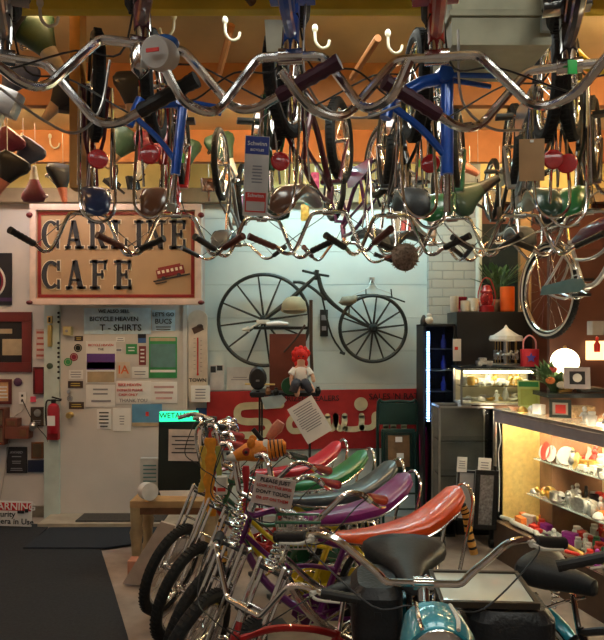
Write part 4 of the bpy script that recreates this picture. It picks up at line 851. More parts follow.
o = sheet('framed_print', 'large black framed grey print leaning at the counter foot', 'frame', 474, 470, 497, 529, 4.88, mat('grey_print', (.22, .21, .22), .4, 0, .5, 60), thick=.015, tilt=3, frame=black, fw=.2)
b = MB(); c = P(471, 412, 4.95); b.box((c.x - .0, 5.15, P(0, 407, 5.0).z + .012), (.09, .06, .05), Matrix.Rotation(.3, 3, 'Z'), bev=.006); tag(b.build('white_box', paper), 'small white box on top of the dark glass cabinet', 'box')
# carousel
silver = mat('pewter', (.55, .54, .52), .28, .9, .25, 60, .3)
cz = zq1 + .015; car = empty('toy_carousel', 'silver toy carousel with pointed canopy standing on the small glass case', 'carousel', (P(508, 0, 5.15).x, 5.2, cz))
b = MB(); b.lathe([(0, 0), (.11, 0), (.115, .012), (.10, .02), (0, .02)], n=24); b.build('base', silver, car)
b = MB(); b.lathe([(0, .20), (.125, .20), (.135, .215), (.125, .245), (.1, .25), (.06, .275), (.02, .305), (.006, .33), (0, .335)], n=12); b.build('canopy', mat('carousel_white', (.7, .69, .66), .35, .3), car, ang=20)
b = MB(); b.lathe([(.02, .02), (.02, .2)], n=12); b.build('centre_post', silver, car)
for i in range(7):
    a = 2 * PI * i / 7; c = Vector((.085 * math.cos(a), .085 * math.sin(a), 0)); rz_ = Matrix.Rotation(a + PI / 2, 3, 'Z')
    b = MB(); b.tube([c + Vector((0, 0, .02)), c + Vector((0, 0, .2))], .003, 6); q = b.build('pole', brass, car)
    b = MB(); T = lambda x, y, z: c + rz_ @ Vector((x, y, z))
    b.ell(T(0, 0, .095), (.028, .012, .014), rz_); b.tube([T(.02, 0, .10), T(.032, 0, .125), T(.045, 0, .118)], [.01, .007, .005], 8)
    for lx, ly in ((.02, .006), (.02, -.006), (-.02, .006), (-.02, -.006)): b.tube([T(lx, ly, .09), T(lx * 1.3, ly, .07), T(lx * .9, ly, .052)], [.005, .003, .003], 6)
    b.tube([T(-.027, 0, .1), T(-.04, 0, .085)], .003, 5); b.build('horse', silver, q)
b = MB(); 
c = Vector((P(485, 0, 5.1).x, 5.12, cz)); b.box(c + Vector((0, 0, .03)), (.13, .05, .03), bev=.01); b.box(c + Vector((-.015, 0, .055)), (.06, .045, .03), bev=.012)
for dx in (-.04, .04):
    for dy in (-.025, .025): b.lathe([(0, -.006), (.017, -.006), (.017, .006), (0, .006)], c=c + Vector((dx, dy, .017)), axis=(0, 1, 0), n=14)
tag(b.build('toy_car', silver), 'silver model car beside the toy carousel', 'toy car')
# purple / red bag
bag = empty('gift_bag', 'small red bag with blue star and pink handle by the carousel', 'bag', (P(530, 0, 5.12).x, 5.13, cz), sc=1.15)
b = MB(); b.loft([((0, 0, 0), (.06, 0, 0), (0, .03, 0), .6), ((0, 0, .12), (.065, 0, 0), (0, .025, 0), .6)]); b.build('body', mat('bag_red', (.6, .02, .05), .5), bag)
b = MB(); pts = [((.035 if i % 2 == 0 else .016) * math.cos(PI / 2 + PI * i / 5), (.035 if i % 2 == 0 else .016) * math.sin(PI / 2 + PI * i / 5)) for i in range(10)]; b.prism(pts, (0, -.028, .06), (1, 0, 0), (0, 0, 1), .006); b.build('star', mat('star_blue', (.10, .08, .55), .5), bag, smooth=False)
b = MB(); b.tube([(-.045, 0, .11), (-.04, 0, .18), (0, 0, .215), (.04, 0, .18), (.045, 0, .11)], .006, 6, smooth=5); b.build('handle', pinkp, bag)
# ================================================================== lit counter
A0 = Vector((P(494, 0, 4.9).x, 4.9, 0)); U = Vector((.262, -.965, 0)).normalized(); Wd = Vector((.965, .262, 0)).normalized(); LC = 2.6; DP = .55; TOP = 1.14
RM = Matrix((U, Wd, Vector((0, 0, 1)))).transposed(); CM = Matrix.Translation(A0) @ RM.to_4x4()
# local axes: x along the counter towards the camera, y to the back (right), z up; U x Wd = up
ctr = bpy.data.objects.new('display_counter', None); COL.objects.link(ctr); ctr.matrix_world = CM; tag(ctr, 'long lit glass display counter filled with trinkets at the right', 'counter')
cm = mat('counter_metal', (.33, .29, .31), .4, .3)
def cpart(name, f, m, **k):
    b = MB(); f(b); return b.build(name, m, ctr, smooth=k.get('smooth', False))
cpart('base', lambda b: b.box((LC / 2, DP / 2, .14), (LC, DP, .28)), mat('dark_base', (.07, .04, .025), .5))
cpart('header', lambda b: b.box((LC / 2, .012, TOP - .065), (LC, .024, .075), bev=.003), cm)
cpart('top_glass', lambda b: b.box((LC / 2, DP / 2, TOP - .014), (LC, DP, .014)), mat('counter_top', (.8, .76, .6), .12, 0, .03, alpha=.6))
cpart('top_edge', lambda b: (b.box((LC / 2, -.002, TOP - .014), (LC, .01, .02)), b.box((-.004, DP / 2, TOP - .014), (.012, DP, .02))), dchrome)
cpart('back_panel', lambda b: b.box((LC / 2, DP - .01, .66), (LC, .02, .78)), mat('back_cream', (.8, .72, .5), .6))
cpart('end_panel', lambda b: b.box((.01, DP / 2 + .03, .66), (.015, DP - .08, .76)), mat('end_yellow', (.62, .45, .16), .6, 0, .15, 30, .2))
cpart('corner_post', lambda b: b.box((.008, .008, .66), (.016, .016, .78)), dchrome)
cpart('hinge', lambda b: b.box((.02, -.004, .66), (.03, .012, .08), bev=.003), black)
cpart('glass_front', lambda b: b.box((LC / 2, .006, .66), (LC - .04, .005, .75)), glass)
SH = [.285, .55, .80]
for z, y0_, y1_ in ((.55, .10, .5), (.80, .16, .5)): cpart('shelf', lambda b: b.box((LC / 2 + .12, (y0_ + y1_) / 2, z - .004), (LC - .3, y1_ - y0_, .008)), mat('shelf_glass', (.75, .85, .8), .08, 0, 0, alpha=.35))
cpart('tube_light', lambda b: b.box((LC / 2, .04, TOP - .09), (LC - .1, .022, .022)), mat('counter_tube', (1, .92, .75), .5, 0, 0, emit=LTUBE, ecol=(1, .86, .6)))
cpart('rear_fill_tube', lambda b: b.box((LC / 2, DP - .05, TOP - .07), (LC - .1, .022, .022)), mat('counter_tube', (1, .92, .75), .5, 0, 0, emit=LTUBE, ecol=(1, .86, .6)))  # second tube, added to brighten the back panel and the trinkets
cpart('price_strip', lambda b: b.tube([(.02, .03, TOP - .1), (.04, .035, .9), (.015, .03, .8), (.03, .03, .6), (.02, .03, .35)], .004, 5, smooth=4), paper)
def cw(x, y, z): return CM @ Vector((x, y, z))
rz_c = math.atan2(U.y, U.x)
# kinds of trinkets
def k_cup():
    return mug_mesh(.06, .028)
def k_vase():
    b = MB(); b.lathe([(0, 0), (.018, 0), (.022, .01), (.03, .04), (.02, .08), (.011, .1), (.017, .12), (0, .118)], n=16); return b
def k_plate():
    b = MB(); b.lathe([(0, -.004), (.03, -.004), (.05, .004), (.052, .008), (.03, .002), (0, .001)], c=(0, 0, .052), axis=(0, -1, .25), n=22); return b
def k_car():
    b = MB(); b.box((0, 0, .022), (.1, .04, .02), bev=.007); b.box((-.008, 0, .038), (.05, .035, .02), bev=.008)
    for dx in (-.03, .03):
        for dy in (-.02, .02): b.lathe([(0, -.005), (.012, -.005), (.012, .005), (0, .005)], c=(dx, dy, .012), axis=(0, 1, 0), n=12)
    return b
def k_lamp():
    b = MB(); b.lathe([(0, -.03), (.015, -.03), (.032, -.01), (.038, .01), (.038, .02), (.032, .024), (0, .018)], c=(0, 0, .04), axis=(0, -1, 0), n=20); b.torus((0, -.02, .04), (0, 1, 0), .036, .004, 20, 6); return b
def k_bell():
    b = MB(); b.lathe([(0, 0), (.03, 0), (.034, .006), (.03, .02), (.018, .034), (0, .04)], n=18); b.box((.03, 0, .008), (.02, .008, .004)); return b
def k_box():
    b = MB(); b.box((0, 0, .03), (.07, .04, .06), bev=.002); b.box((0, -.021, .035), (.04, .002, .02)); return b
def k_horn():
    b = MB(); b.lathe([(.02, 0), (.022, .002), (.012, .02), (.006, .05), (.006, .08)], c=(-.05, 0, .025), axis=(1, 0, 0), n=16); b.ell((.05, 0, .025), (.025, .018, .018)); return b
def k_figure():
    b = MB(); b.lathe([(0, 0), (.022, 0), (.022, .006), (.01, .01), (.016, .04), (.014, .06), (.007, .068), (0, .07)], n=14); b.ell((0, 0, .08), (.013, .013, .015)); b.tube([(-.014, 0, .058), (-.026, -.01, .035)], [.006, .004], 6); b.tube([(.014, 0, .058), (.026, -.01, .04)], [.006, .004], 6); return b
def k_tube():
    b = MB(); b.lathe([(0, 0), (.012, 0), (.013, .005), (.013, .19), (.01, .2), (0, .2)], c=(-.1, 0, .014), axis=(1, 0, 0), n=14)
    for i in range(6): b.torus((-.08 + .03 * i, 0, .014), (1, 0, 0), .0135, .0016, 14, 5)
    return b
def k_jar():
    b = MB(); b.lathe([(0, 0), (.024, 0), (.026, .01), (.026, .05), (.018, .06), (.02, .062), (.02, .075), (0, .075)], n=16); return b
def k_dish():
    b = MB(); b.lathe([(0, 0), (.02, 0), (.045, .025), (.047, .027), (.04, .024), (.015, .005), (0, .005)], n=20); return b
KI = {'cup': k_cup, 'vase': k_vase, 'plate': k_plate, 'toy_car': k_car, 'bicycle_lamp': k_lamp, 'bell': k_bell, 'small_box': k_box, 'bulb_horn': k_horn, 'figurine': k_figure, 'striped_grip': k_tube, 'jar': k_jar, 'dish': k_dish}
cols = {'white': mat('trinket_white', (.72, .70, .66), .35), 'silver': silver, 'red': mat('trinket_red', (.6, .03, .02), .35), 'gold': mat('trinket_gold', (.6, .4, .12), .3, .9), 'green': mat('trinket_green', (.05, .25, .12), .4), 'orange': mat('trinket_orange', (.75, .2, .04), .4), 'purple': mat('trinket_purple', (.3, .02, .3), .4), 'yellow': mat('trinket_yellow', (.75, .6, .1), .4), 'black': mat('trinket_black', (.03, .03, .03), .35), 'brown': mat('trinket_brown', (.2, .08, .03), .4)}
PROT = {}; cnt = {}
rr_ = random.Random(11)
def trinket(kind, colr, x, y, z, rz, where, s=1., grp=None):
    k_ = (kind, colr)
    if k_ not in PROT: o = KI[kind]().build(kind, cols[colr]); PROT[k_] = o
    else: o = PROT[k_].copy(); COL.objects.link(o)
    o.location = cw(x, y, z); o.rotation_euler = (0, 0, rz_c + rz); o.scale = (s,) * 3
    key = (kind, colr, where); n = cnt.get(key, 0); cnt[key] = n + 1
    tag(o, '%s %s, %s such from the far end on %s' % (colr, kind.replace('_', ' '), ORD[n], where), kind.replace('_', ' '), grp or 'trinkets in and on the lit counter')
rows = [
    (SH[0] + .003, 'the counter floor inside', (.08, .18, .28, .38, .48), ['striped_grip', 'small_box', 'figurine', 'striped_grip', 'toy_car', 'jar', 'striped_grip'], ['red', 'purple', 'orange', 'yellow', 'white', 'green', 'red', 'white', 'white', 'gold']),
    (SH[1] + .003, 'the middle counter shelf', (.14, .23, .32, .42), ['bicycle_lamp', 'bell', 'bulb_horn', 'bicycle_lamp', 'dish', 'cup', 'figurine', 'bell'], ['silver', 'silver', 'white', 'silver', 'red', 'silver', 'gold', 'black', 'silver', 'white', 'silver', 'orange']),
    (SH[2] + .003, 'the upper counter shelf', (.20, .28, .36, .44), ['cup', 'plate', 'figurine', 'dish', 'jar', 'vase', 'plate', 'toy_car'], ['white', 'white', 'silver', 'white', 'gold', 'red', 'silver'])]
for z, where, ys, kinds, cc_ in rows:
    for j, y in enumerate(ys):
        x = .10 + .03 * j
        if z > .5: x += .2
        while x < 1.75:
            kd = rr_.choice(kinds); trinket(kd, rr_.choice(cc_), x, y + rr_.uniform(-.02, .02), z, rr_.uniform(-.5, .5) + (PI if kd in ('bicycle_lamp', 'plate', 'small_box') and False else 0), where, rr_.uniform(.9, 1.35)); x += rr_.uniform(.05, .078) * (1.5 if kd in ('striped_grip', 'bulb_horn', 'toy_car') else 1)
# things on the counter top
zt_ = TOP - .006
for (kd, cl, x, y) in (('dish', 'brown', .12, .1), ('bell', 'gold', .25, .08), ('small_box', 'white', .36, .14), ('bell', 'silver', .2, .2), ('figurine', 'red', .98, .3), ('figurine', 'silver', .86, .12), ('jar', 'white', .95, .1), ('bell', 'silver', 1.02, .2), ('figurine', 'white', .88, .28), ('vase', 'green', 1.08, .32), ('bulb_horn', 'silver', 1.1, .12), ('plate', 'white', 1.2, .36), ('cup', 'silver', 1.18, .2), ('toy_car', 'green', 1.02, .36), ('jar', 'silver', 1.25, .12), ('figurine', 'silver', 1.3, .25)):
    trinket(kd, cl, x, y, zt_, .2, 'the counter top', 1.15)
def cstand(name, label, x, y, w_, h_, m, rz=0, tilt=-12, frame=None, fw=.15, lines=(), patches=(), thick=.012):
    b = MB(); b.box((0, 0, h_ / 2), (w_, thick, h_), bev=.002); o = b.build(name, m); o.location = cw(x, y, zt_ + .003); o.rotation_euler = (R(tilt), 0, R(rz)); tag(o, label, 'frame' if frame else 'card')
    if frame:
        b = MB(); t = w_ * fw
        for (cx, cz2, sx, sz) in ((0, h_ - t / 2, w_, t), (0, t / 2, w_, t), (-w_ / 2 + t / 2, h_ / 2, t, h_ - 2 * t), (w_ / 2 - t / 2, h_ / 2, t, h_ - 2 * t)): b.box((cx, -thick / 2 - .004, cz2), (sx, .01, sz), bev=.002)
        b.build('frame', frame, o)
    for (nm, u0, v0, u1, v1, mm) in patches:
        b = MB(); b.box(((u0 + u1 - 1) / 2 * w_, -thick / 2 - .002, (1 - (v0 + v1) / 2) * h_), ((u1 - u0) * w_, .003, (v1 - v0) * h_)); b.build(nm, mm, o, smooth=False)
    return o
cstand('menu_card', 'green and yellow printed card standing on the end of the counter', .13, .22, .16, .22, mat('lime_card', (.45, .55, .18), .6), tilt=-10, patches=[('green_header', .05, .05, .95, .22, green), ('text_block', .12, .3, .88, .85, mat('lime_text', (.35, .42, .1), .7))], rz=-8)
cstand('photo_frame', 'dark photo frame with a red picture on the counter top', .62, .12, .14, .125, mat('mount_white', (.5, .45, .38), .6), frame=mat('green_black_frame', (.02, .03, .02), .4), fw=.15, patches=[('red_picture', .28, .28, .75, .75, mat('pic_red', (.45, .03, .02), .5))], rz=-20)
leafy('flower_bouquet', 'bouquet of pink and white flowers in a white vase on the counter', 'bouquet', cw(.33, .3, zt_ + .11), 130, .17, .24, mat('bouquet_green', (.10, .19, .07), .6, 0, .3, 20), 5, flowers=[(.05, -.07, .29, .05, mat('petal_pink', (.75, .2, .35), .6)), (.05, -.09, .16, .035, mat('petal_white', (.75, .72, .6), .6)), (-.07, -.08, .13, .032, mat('petal_orange', (.75, .22, .06), .6)), (.0, -.1, .1, .032, mat('petal_white', (.75, .72, .6), .6)), (.09, -.07, .09, .03, mat('petal_cream', (.7, .6, .3), .6)), (-.05, -.08, .21, .028, mat('petal_red', (.55, .05, .05), .6))], pot=(.05, .11, cols['white']))
b = MB(); c = cw(.6, .3, zt_); b.box(c + Vector((0, 0, .04)), (.16, .1, .08), bev=.012); tag(b.build('wicker_basket', mat('wicker', (.38, .24, .12), .7, 0, .4, 70, .8)), 'small wicker box behind the dark photo frame', 'basket')
for (nm, px, Y_, z_, w_, h_, lb) in (('photo_frame', 577, 4.45, 1.31, .16, .12, 'pale photo frame with black and white picture beside the glowing lamp'),):
    c = P(px, 378, Y_); b = MB(); b.box((0, 0, 0), (.17, .02, .15), bev=.004); o = b.build(nm, mat('frame_mauve', (.4, .36, .38), .5)); o.location = c; o.rotation_euler = (R(-8), 0, R(-15)); tag(o, lb, 'frame'); b = MB(); b.box((0, -.012, 0), (.1, .004, .09)); q = b.build('picture', ink, o, smooth=False); b = MB(); b.ell((0, -.014, 0), (.03, .003, .03)); b.build('portrait', cols['white'], q)
# back shelf behind counter with lamp
b = MB(); c = P(575, 398, 4.5); b.box((c.x + .3, 4.62, P(0, 394, 4.5).z - .01), (1.0, .3, .03)); tag(b.build('back_shelf', mat('dark_top', (.02, .025, .03), .2), smooth=False), 'dark shelf behind the counter under the glowing lamp', 'shelf')
b = MB(); b.box((c.x + .3, 4.64, (P(0, 394, 4.5).z - .03) / 2), (.9, .24, P(0, 394, 4.5).z - .03)); tag(b.build('back_counter', dwood, smooth=False), 'brown cupboard under the dark back shelf', 'cupboard')
zsh = P(0, 394, 4.5).z + .008
lp = empty('table_lamp', 'glowing white globe lamp behind the bouquet', 'lamp', (P(566, 0, 4.6).x, 4.62, zsh))
b = MB(); b.lathe([(0, 0), (.05, 0), (.05, .012), (.018, .03), (.014, .09), (.03, .12), (0, .12)], n=18); b.build('base', brass, lp)
b = MB(); b.ell((0, 0, .215), (.10, .10, .095), n=24, m=14); b.build('lamp_shade', mat('lamp_glow', (1, .85, .6), .5, 0, 0, emit=7, ecol=(1, .78, .5)), lp)
b = MB(); b.lathe([(0, .305), (.015, .31), (.012, .325), (0, .335)], n=12); b.build('finial', brass, lp)
b = MB(); a_, c_ = P(588, 341, 4.78), P(604, 360, 4.78); b.box((a_.x + .21, 4.80, (a_.z + c_.z) / 2), (.42, .04, a_.z - c_.z)); tag(b.build('light_box', mat('warm_panel', (1, .75, .4), .5, 0, 0, emit=2.2, ecol=(1, .62, .28)), smooth=False), 'warm glowing light box at the right edge behind the lamp', 'light box')
b = MB(); b.box((2.42, 4.86, 1.75), (1.1, .05, 1.2)); struct('wall_partition', b, mat('orange_brown_wall', (.075, .024, .013), .6, 0, .15, 6))
b = MB(); c = P(562, 385, 4.3); b.loft([(Vector((0, 0, 0)), (.0, .05, 0), (0, 0, .012), 1), (Vector((.1, 0, .01)), (.0, .06, 0), (0, 0, .02), 1), (Vector((.22, 0, .0)), (.0, .04, 0), (0, 0, .01), 1)]); o = b.build('flat_cap', black); o.location = (P(580, 0, 4.5).x, 4.52, zsh + .015); tag(o, 'low black cap lying on the dark back shelf', 'cap')
b = MB(); b.box((0, 0, 0), (.12, .09, .1), bev=.004); o = b.build('grey_carton', mat('grey_carton', (.28, .27, .26), .7)); o.location = P(598, 328, 4.6); tag(o, 'grey carton at the right edge above the light box', 'box')
b = MB(); b.lathe([(0, 0), (.02, 0), (.022, .05), (.01, .07), (.012, .1), (0, .11)], n=14); o = b.build('salt_shaker', cols['red']); o.location = P(597, 352, 4.4); tag(o, 'red bottle hanging at the right edge in front of the light box', 'bottle')
# trinkets in the small glass case
for i in range(26):
    kd = rr_.choice(['figurine', 'dish', 'bell', 'cup', 'vase', 'toy_car']); cl = rr_.choice(['white', 'silver', 'gold', 'white']); k_ = (kd, cl)
    if k_ not in PROT: o = KI[kd]().build(kd, cols[cl]); PROT[k_] = o
    else: o = PROT[k_].copy(); COL.objects.link(o)
    up = i % 2; n_ = i // 2
    o.location = (x0c + .06 + n_ * (x1c - x0c - .12) / 12, 5.17 + .08 * (i % 3) / 2, zq0 + (.022 if not up else (zq1 - zq0) / 2 + .005)); o.scale = (1.15,) * 3 if up else (.95,) * 3; o.rotation_euler = (0, 0, rr_.uniform(-.5, .5))
    tag(o, '%s %s, %s from the left on the %s level of small lit case' % (cl, kd.replace('_', ' '), ORD[n_], 'upper' if up else 'lower'), kd.replace('_', ' '), 'trinkets in the small lit case')
# ================================================================== ceiling bicycles
cK = dict(blue=paint('frame_blue', (.008, .10, .55)), red=paint('frame_red', (.38, .012, .012)), maroon=paint('frame_maroon', (.09, .008, .022)), green=paint('frame_green', (.015, .10, .045)), black=paint('frame_black', (.014, .014, .016)), grey=paint('frame_grey', (.15, .15, .15)), purple=paint('frame_purple', (.13, .01, .14)), violet=paint('frame_violet', (.08, .01, .09)), yellow=paint('frame_yellow', (.68, .52, .015)), teal=paint('frame_teal', (.01, .22, .28)), orange=paint('frame_orange', (.55, .09, .01)), silver=paint('frame_silver', (.42, .42, .42)), chrome=chrome)
sB = mat('seat_black', (.02, .022, .024), .5, 0, .12, 100, .1); sBl = vinyl('seat_navy', (.02, .04, .11)); sW = vinyl('seat_cream', (.55, .5, .4)); sG = vinyl('seat_green', (.015, .18, .05)); sR = vinyl('seat_red', (.5, .012, .03)); sP = vinyl('seat_purple', (.20, .01, .16)); sO = vinyl('seat_orange', (.74, .075, .006)); sD = vinyl('seat_charcoal', (.05, .06, .065)); sBr = vinyl('seat_brown', (.13, .05, .025)); sDg = vinyl('seat_dark_green', (.02, .06, .035))
gB = mat('grip_black', (.015, .014, .014), .5); gP = mat('grip_plum', (.06, .012, .03), .45); gBr = mat('grip_brown', (.09, .02, .012), .5); gR = mat('grip_red', (.32, .02, .015), .45); gBl = mat('grip_blue', (.01, .11, .42), .35, coat=.5)
HB_ = dict(sc=.95, group='bicycles hanging upside down from the ceiling')
def hang(px, Ybar, label, fr, seat_m, grip, jit=0, Z=3.04, **k):
    X = (px - 302) / F_PX * Ybar; a = math.atan2(Ybar, X) + R(jit); kw = dict(HB_); kw.update(k); s_ = kw['sc']
    bk_ = make_bike(label, (X - .24 * s_ * math.cos(a), Ybar - .24 * s_ * math.sin(a), Z), (PI, 0, a), fr, seat_m, grip, **kw)
    for q in bk_.children:
        if q.name.split('.')[0] == 'seat': q.scale = (1, .74, 1)
    return bk_
NEAR = dict(rise=.15, gripb=.10, gripo=.12, gripd=.06, barw=1.05, sc=.95, seat=None, sissy=False, tw=.028)
hang(143, 1.5, 'nearest ceiling bicycle at the left, with a white lamp tied to its bars', cK['maroon'], sB, gP, 4, Z=3.07, **NEAR)
hang(290, 1.52, 'nearest ceiling bicycle at the middle left, its stem beside a blank white tag', cK['blue'], sB, gP, -5, Z=3.05, nogrip=True, **dict(NEAR, gripb=.03, gripo=.03, barw=.85))
hang(437, 1.5, 'nearest ceiling bicycle at the middle right, red frame above its bars', cK['red'], sR, gP, 3, nogrip=True, **dict(NEAR, gripb=.05, gripo=.05))
hang(570, 1.55, 'nearest ceiling bicycle at the right edge with a green tag on its bars', cK['black'], sB, gP, 6, **NEAR)
hang(2, 1.5, 'nearest ceiling bicycle at the far left, mostly cut off by the picture edge', cK['grey'], sB, gB, -4, **NEAR)
MID = dict(rise=.23, gripb=.11, gripo=.11, gripd=.05, barw=.92, tw=.029)
hang(88, 3.45, 'ceiling bicycle with navy seat hanging over the C of the cafe sign', cK['maroon'], sBl, gB, 3, refl=.62, sissyh=.86, **MID)
hang(176, 3.5, 'ceiling bicycle with crimson frame hanging over the right end of the cafe sign', cK['red'], sBr, gBr, -8, refl=.60, sissyh=.84, **MID)
hang(262, 3.6, 'ceiling bicycle with green seat behind the blue, white and red hang tag', cK['green'], sDg, gB, 6, refl=.60, sissyh=.8, **MID)
hang(328, 3.4, 'ceiling bicycle with wine red frame left of the rusty ball', cK['maroon'], sBr, gBr, -16, fx=.5, **MID)
hang(392, 3.5, 'ceiling bicycle with black frame directly above the rusty ball', cK['black'], sB, gB, 9, sissyh=.84, **MID)
hang(452, 3.6, 'ceiling bicycle with green seat above the painted brick pier', cK['green'], sG, gB, -7, sissyh=.86, refl=.6, **MID)
hang(520, 3.5, 'ceiling bicycle with grey frame over the dark window', cK['grey'], sDg, gB, 10, refl=.62, sissyh=.84, **MID)
hang(588, 3.4, 'ceiling bicycle with green seat at the right edge above the cruiser', cK['black'], sG, gB, -6, refl=.64, sissyh=.88, **MID)
hang(345, 4.7, 'far ceiling bicycle with violet frame behind the wine red one', cK['violet'], sB, gBr, 20, sc=.92, rise=.15, group=HB_['group'])
hang(432, 4.75, 'far ceiling bicycle with silver frame behind the brick pier row', cK['silver'], sB, gB, -22, sc=.92, rise=.15, group=HB_['group'])
hang(500, 4.65, 'far ceiling bicycle with black frame near the dark window', cK['black'], sB, gB, 14, sc=.92, rise=.15, group=HB_['group'])
hang(238, 4.8, 'far ceiling bicycle with grey frame above the thermometer', cK['grey'], sB, gB, -10, sc=.92, rise=.12, sissy=False, group=HB_['group'])
# frames only
def frameset(name, label, m, loc, rot, sc=1.):
    o = empty(name, label, 'bicycle frame', loc, rot, sc=sc); b = MB()
    b.tube([(0, 0, 0), (0, 0, -.36)], .024, 12); b.tube([(0, 0, 0), (-.10, 0, -.03), (-.22, 0, -.10)], .024, 12); b.tube([(0, 0, -.30), (-.1, 0, -.2), (-.22, 0, -.12)], .014, 8, smooth=3); b.tube([(-.2, 0, -.03), (-.24, 0, -.17)], .022, 12); b.tube([(-.02, -.04, 0), (-.02, .04, 0)], .03, 12)
    for s in (-1, 1): b.tube([(0, s * .02, 0), (.2, s * .05, .0)], .01)
    b.build('tubes', m, o); b = MB(); b.tube([(0, 0, -.34), (0, 0, -.5)], .013, 10); b.build('seat_post', chrome, o)
    return o
p = P(447, 77, 2.25); frameset('frameset', 'bright blue bicycle frame hanging over the middle right, seat tube straight down', cK['blue'], p, (0, 0, R(12)), .95)
p = P(183, 102, 2.25); frameset('frameset', 'bright blue bicycle frame hanging above the right end of the cafe sign', cK['blue'], p, (0, R(6), R(20)), .72)
# yellow frame tube bike at the upper right
b = MB(); b.tube([P(540, 30, 2.9), P(560, 34, 2.9), P(572, 50, 2.9), P(590, 66, 2.9), P(625, 74, 2.9)], .026, 12, smooth=5); b.tube([P(556, 44, 2.9), P(530, 48, 2.92)], .02); o = b.build('frameset', cK['yellow']); tag(o, 'bright yellow curved bicycle frame at the upper right corner', 'bicycle frame')
# grey utility box
a_ = P(455, 45, 2.05); bz = a_.z; b = MB(); b.box((.64, 2.2, (3.3 + bz) / 2), (.32, .3, 3.3 - bz), bev=.004); b.box((.64, 2.2, bz + .1), (.34, .32, .02), bev=.003); o = b.build('duct_box', mat('grey_sheet_metal', (.40, .40, .29), .5, .2)); tag(o, 'grey sheet metal duct box coming down from the ceiling at the right', 'duct')
b = MB(); b.box((.785, 2.035, bz + .06), (.05, .02, .05), bev=.003); b.build('latch', palem, o)
b = MB(); b.box((-1.05, 3.0, 2.84), (.05, .09, .92), bev=.004); tag(b.build('hanging_post', mat('ochre_wood', (.50, .24, .06), .6, 0, .2, 10)), 'ochre wooden post hanging from the ceiling at the left', 'post')
b = MB(); b.tube([(-2.6, 2.2, 3.2), (-.6, 2.25, 3.19), (-.2, 2.6, 3.05)], .018, 10, smooth=4); tag(b.build('ceiling_conduit', dwood), 'brown conduit bending across the ceiling at the upper left', 'pipe')
for (x0_, y0_, Y0_, x1_, y1_, Y1_, lb) in ((232, 25, 3.2, 215, 88, 3.5, 'short slanting wooden brace under the ceiling at the middle left'), (378, 38, 3.0, 352, 78, 3.4, 'short slanting wooden brace under the ceiling at the middle')):
    b = MB(); b.tube([P(x0_, y0_, Y0_), P(x1_, y1_, Y1_)], .018, 8); tag(b.build('ceiling_brace', joistm), lb, 'brace')
# hooks
hookw = mat('white_hook', (.72, .68, .58), .4)
def hook(px, py, Y, label, m=hookw, s=1., flip=1):
    b = MB(); b.tube([(0, 0, .06), (0, 0, .02), (.005 * flip, 0, -.02), (.03 * flip, 0, -.045), (.06 * flip, 0, -.035), (.07 * flip, 0, -.005)], .0065, 8, smooth=4); b.ell((0, 0, .045), (.014, .012, .02))
    o = b.build('ceiling_hook', m); o.location = P(px, py, Y); o.rotation_euler = (0, 0, R(10 * flip)); o.scale = (s,) * 3; tag(o, label, 'hook', 'white hooks on the joists')
for (px, py, Y, lb, f) in ((40, 14, 2.55, 'white hook at the upper left above the white-nosed saddle', 1), (225, 30, 3.0, 'white hook left of the blank white tag', 1), (315, 38, 3.0, 'white hook right of the blank white tag', 1), (388, 43, 3.0, 'white hook left of the grey duct box', 1), (560, 55, 3.2, 'white hook under the yellow frame', 1), (22, 141, 4.95, 'white hook on the far joist, leftmost', 1), (50, 142, 4.95, 'white hook on the far joist, second from the left edge', 1), (113, 143, 4.95, 'white hook on the far joist over the pink-nosed saddle', 1), (140, 143, 4.95, 'white hook on the far joist above the maroon saddle', 1), (258, 147, 4.95, 'white hook on the far joist behind the tall hang tag', 1), (174, 26, 3.0, 'white hook beside the tyre at the upper left', -1)): hook(px, py, Y, lb, flip=f)
# hanging saddles
def saddle2(b):
    S = [(.15, -.005, .008, .008, 1), (.14, 0, .022, .02, 1), (.08, .0, .03, .028, 1), (.02, -.002, .042, .032, 1), (.019, -.002, .0425, .0325, 0), (-.06, .0, .08, .04, 0), (-.11, .006, .115, .045, 0), (-.15, .008, .12, .045, 0), (-.18, .004, .10, .035, 0), (-.19, .0, .05, .015, 0)]
    b.loft([((x, 0, z), (0, w_, 0), (0, 0, h), .85) for x, z, w_, h, q in S], 18)
    for f in b.bm.faces: f.material_index = 1 if f.calc_center_median().x > .0195 else 0
BASE = Matrix(((0, 1, 0), (0, 0, -1), (-1, 0, 0)))
def hsaddle(px, py, Y, m1, m2, label, roll=0, yaw=0, s=1., nose_up=False):
    o = cached('saddle2', 'saddle', saddle2, [m1, m2], None); Mx = Matrix.Rotation(R(roll), 3, 'Y') @ Matrix.Rotation(R(yaw), 3, 'Z') @ BASE
    if nose_up: Mx = Matrix.Rotation(PI, 3, 'Y') @ Mx
    o.matrix_world = Matrix.Translation(P(px, py, Y)) @ Mx.to_4x4() @ Matrix.Scale(s, 4); tag(o, label, 'saddle', 'spare saddles hanging under the ceiling')
    q = cached('ssprings', 'spring', springs_fn, chrome, o); hanger(o)
sv = lambda n, c: mat('vinyl_' + n, c, .45, 0, .1, 60, .05, coat=.2)
K_, W_, G_, M_, T_, PK, NB = sv('black', (.015, .014, .015)), sv('white', (.6, .56, .48)), sv('green', (.03, .07, .04)), sv('maroon', (.16, .02, .04)), sv('tan', (.42, .26, .15)), sv('salmon', (.6, .2, .12)), sv('navy', (.06, .07, .12))
hsaddle(46, 48, 3.0, G_, W_, 'dark green saddle with white nose hanging at the upper left', -35, 20, 1.0)
hsaddle(2, 35, 2.9, K_, W_, 'black saddle cut off by the left edge at the top', 0, 15, .95)
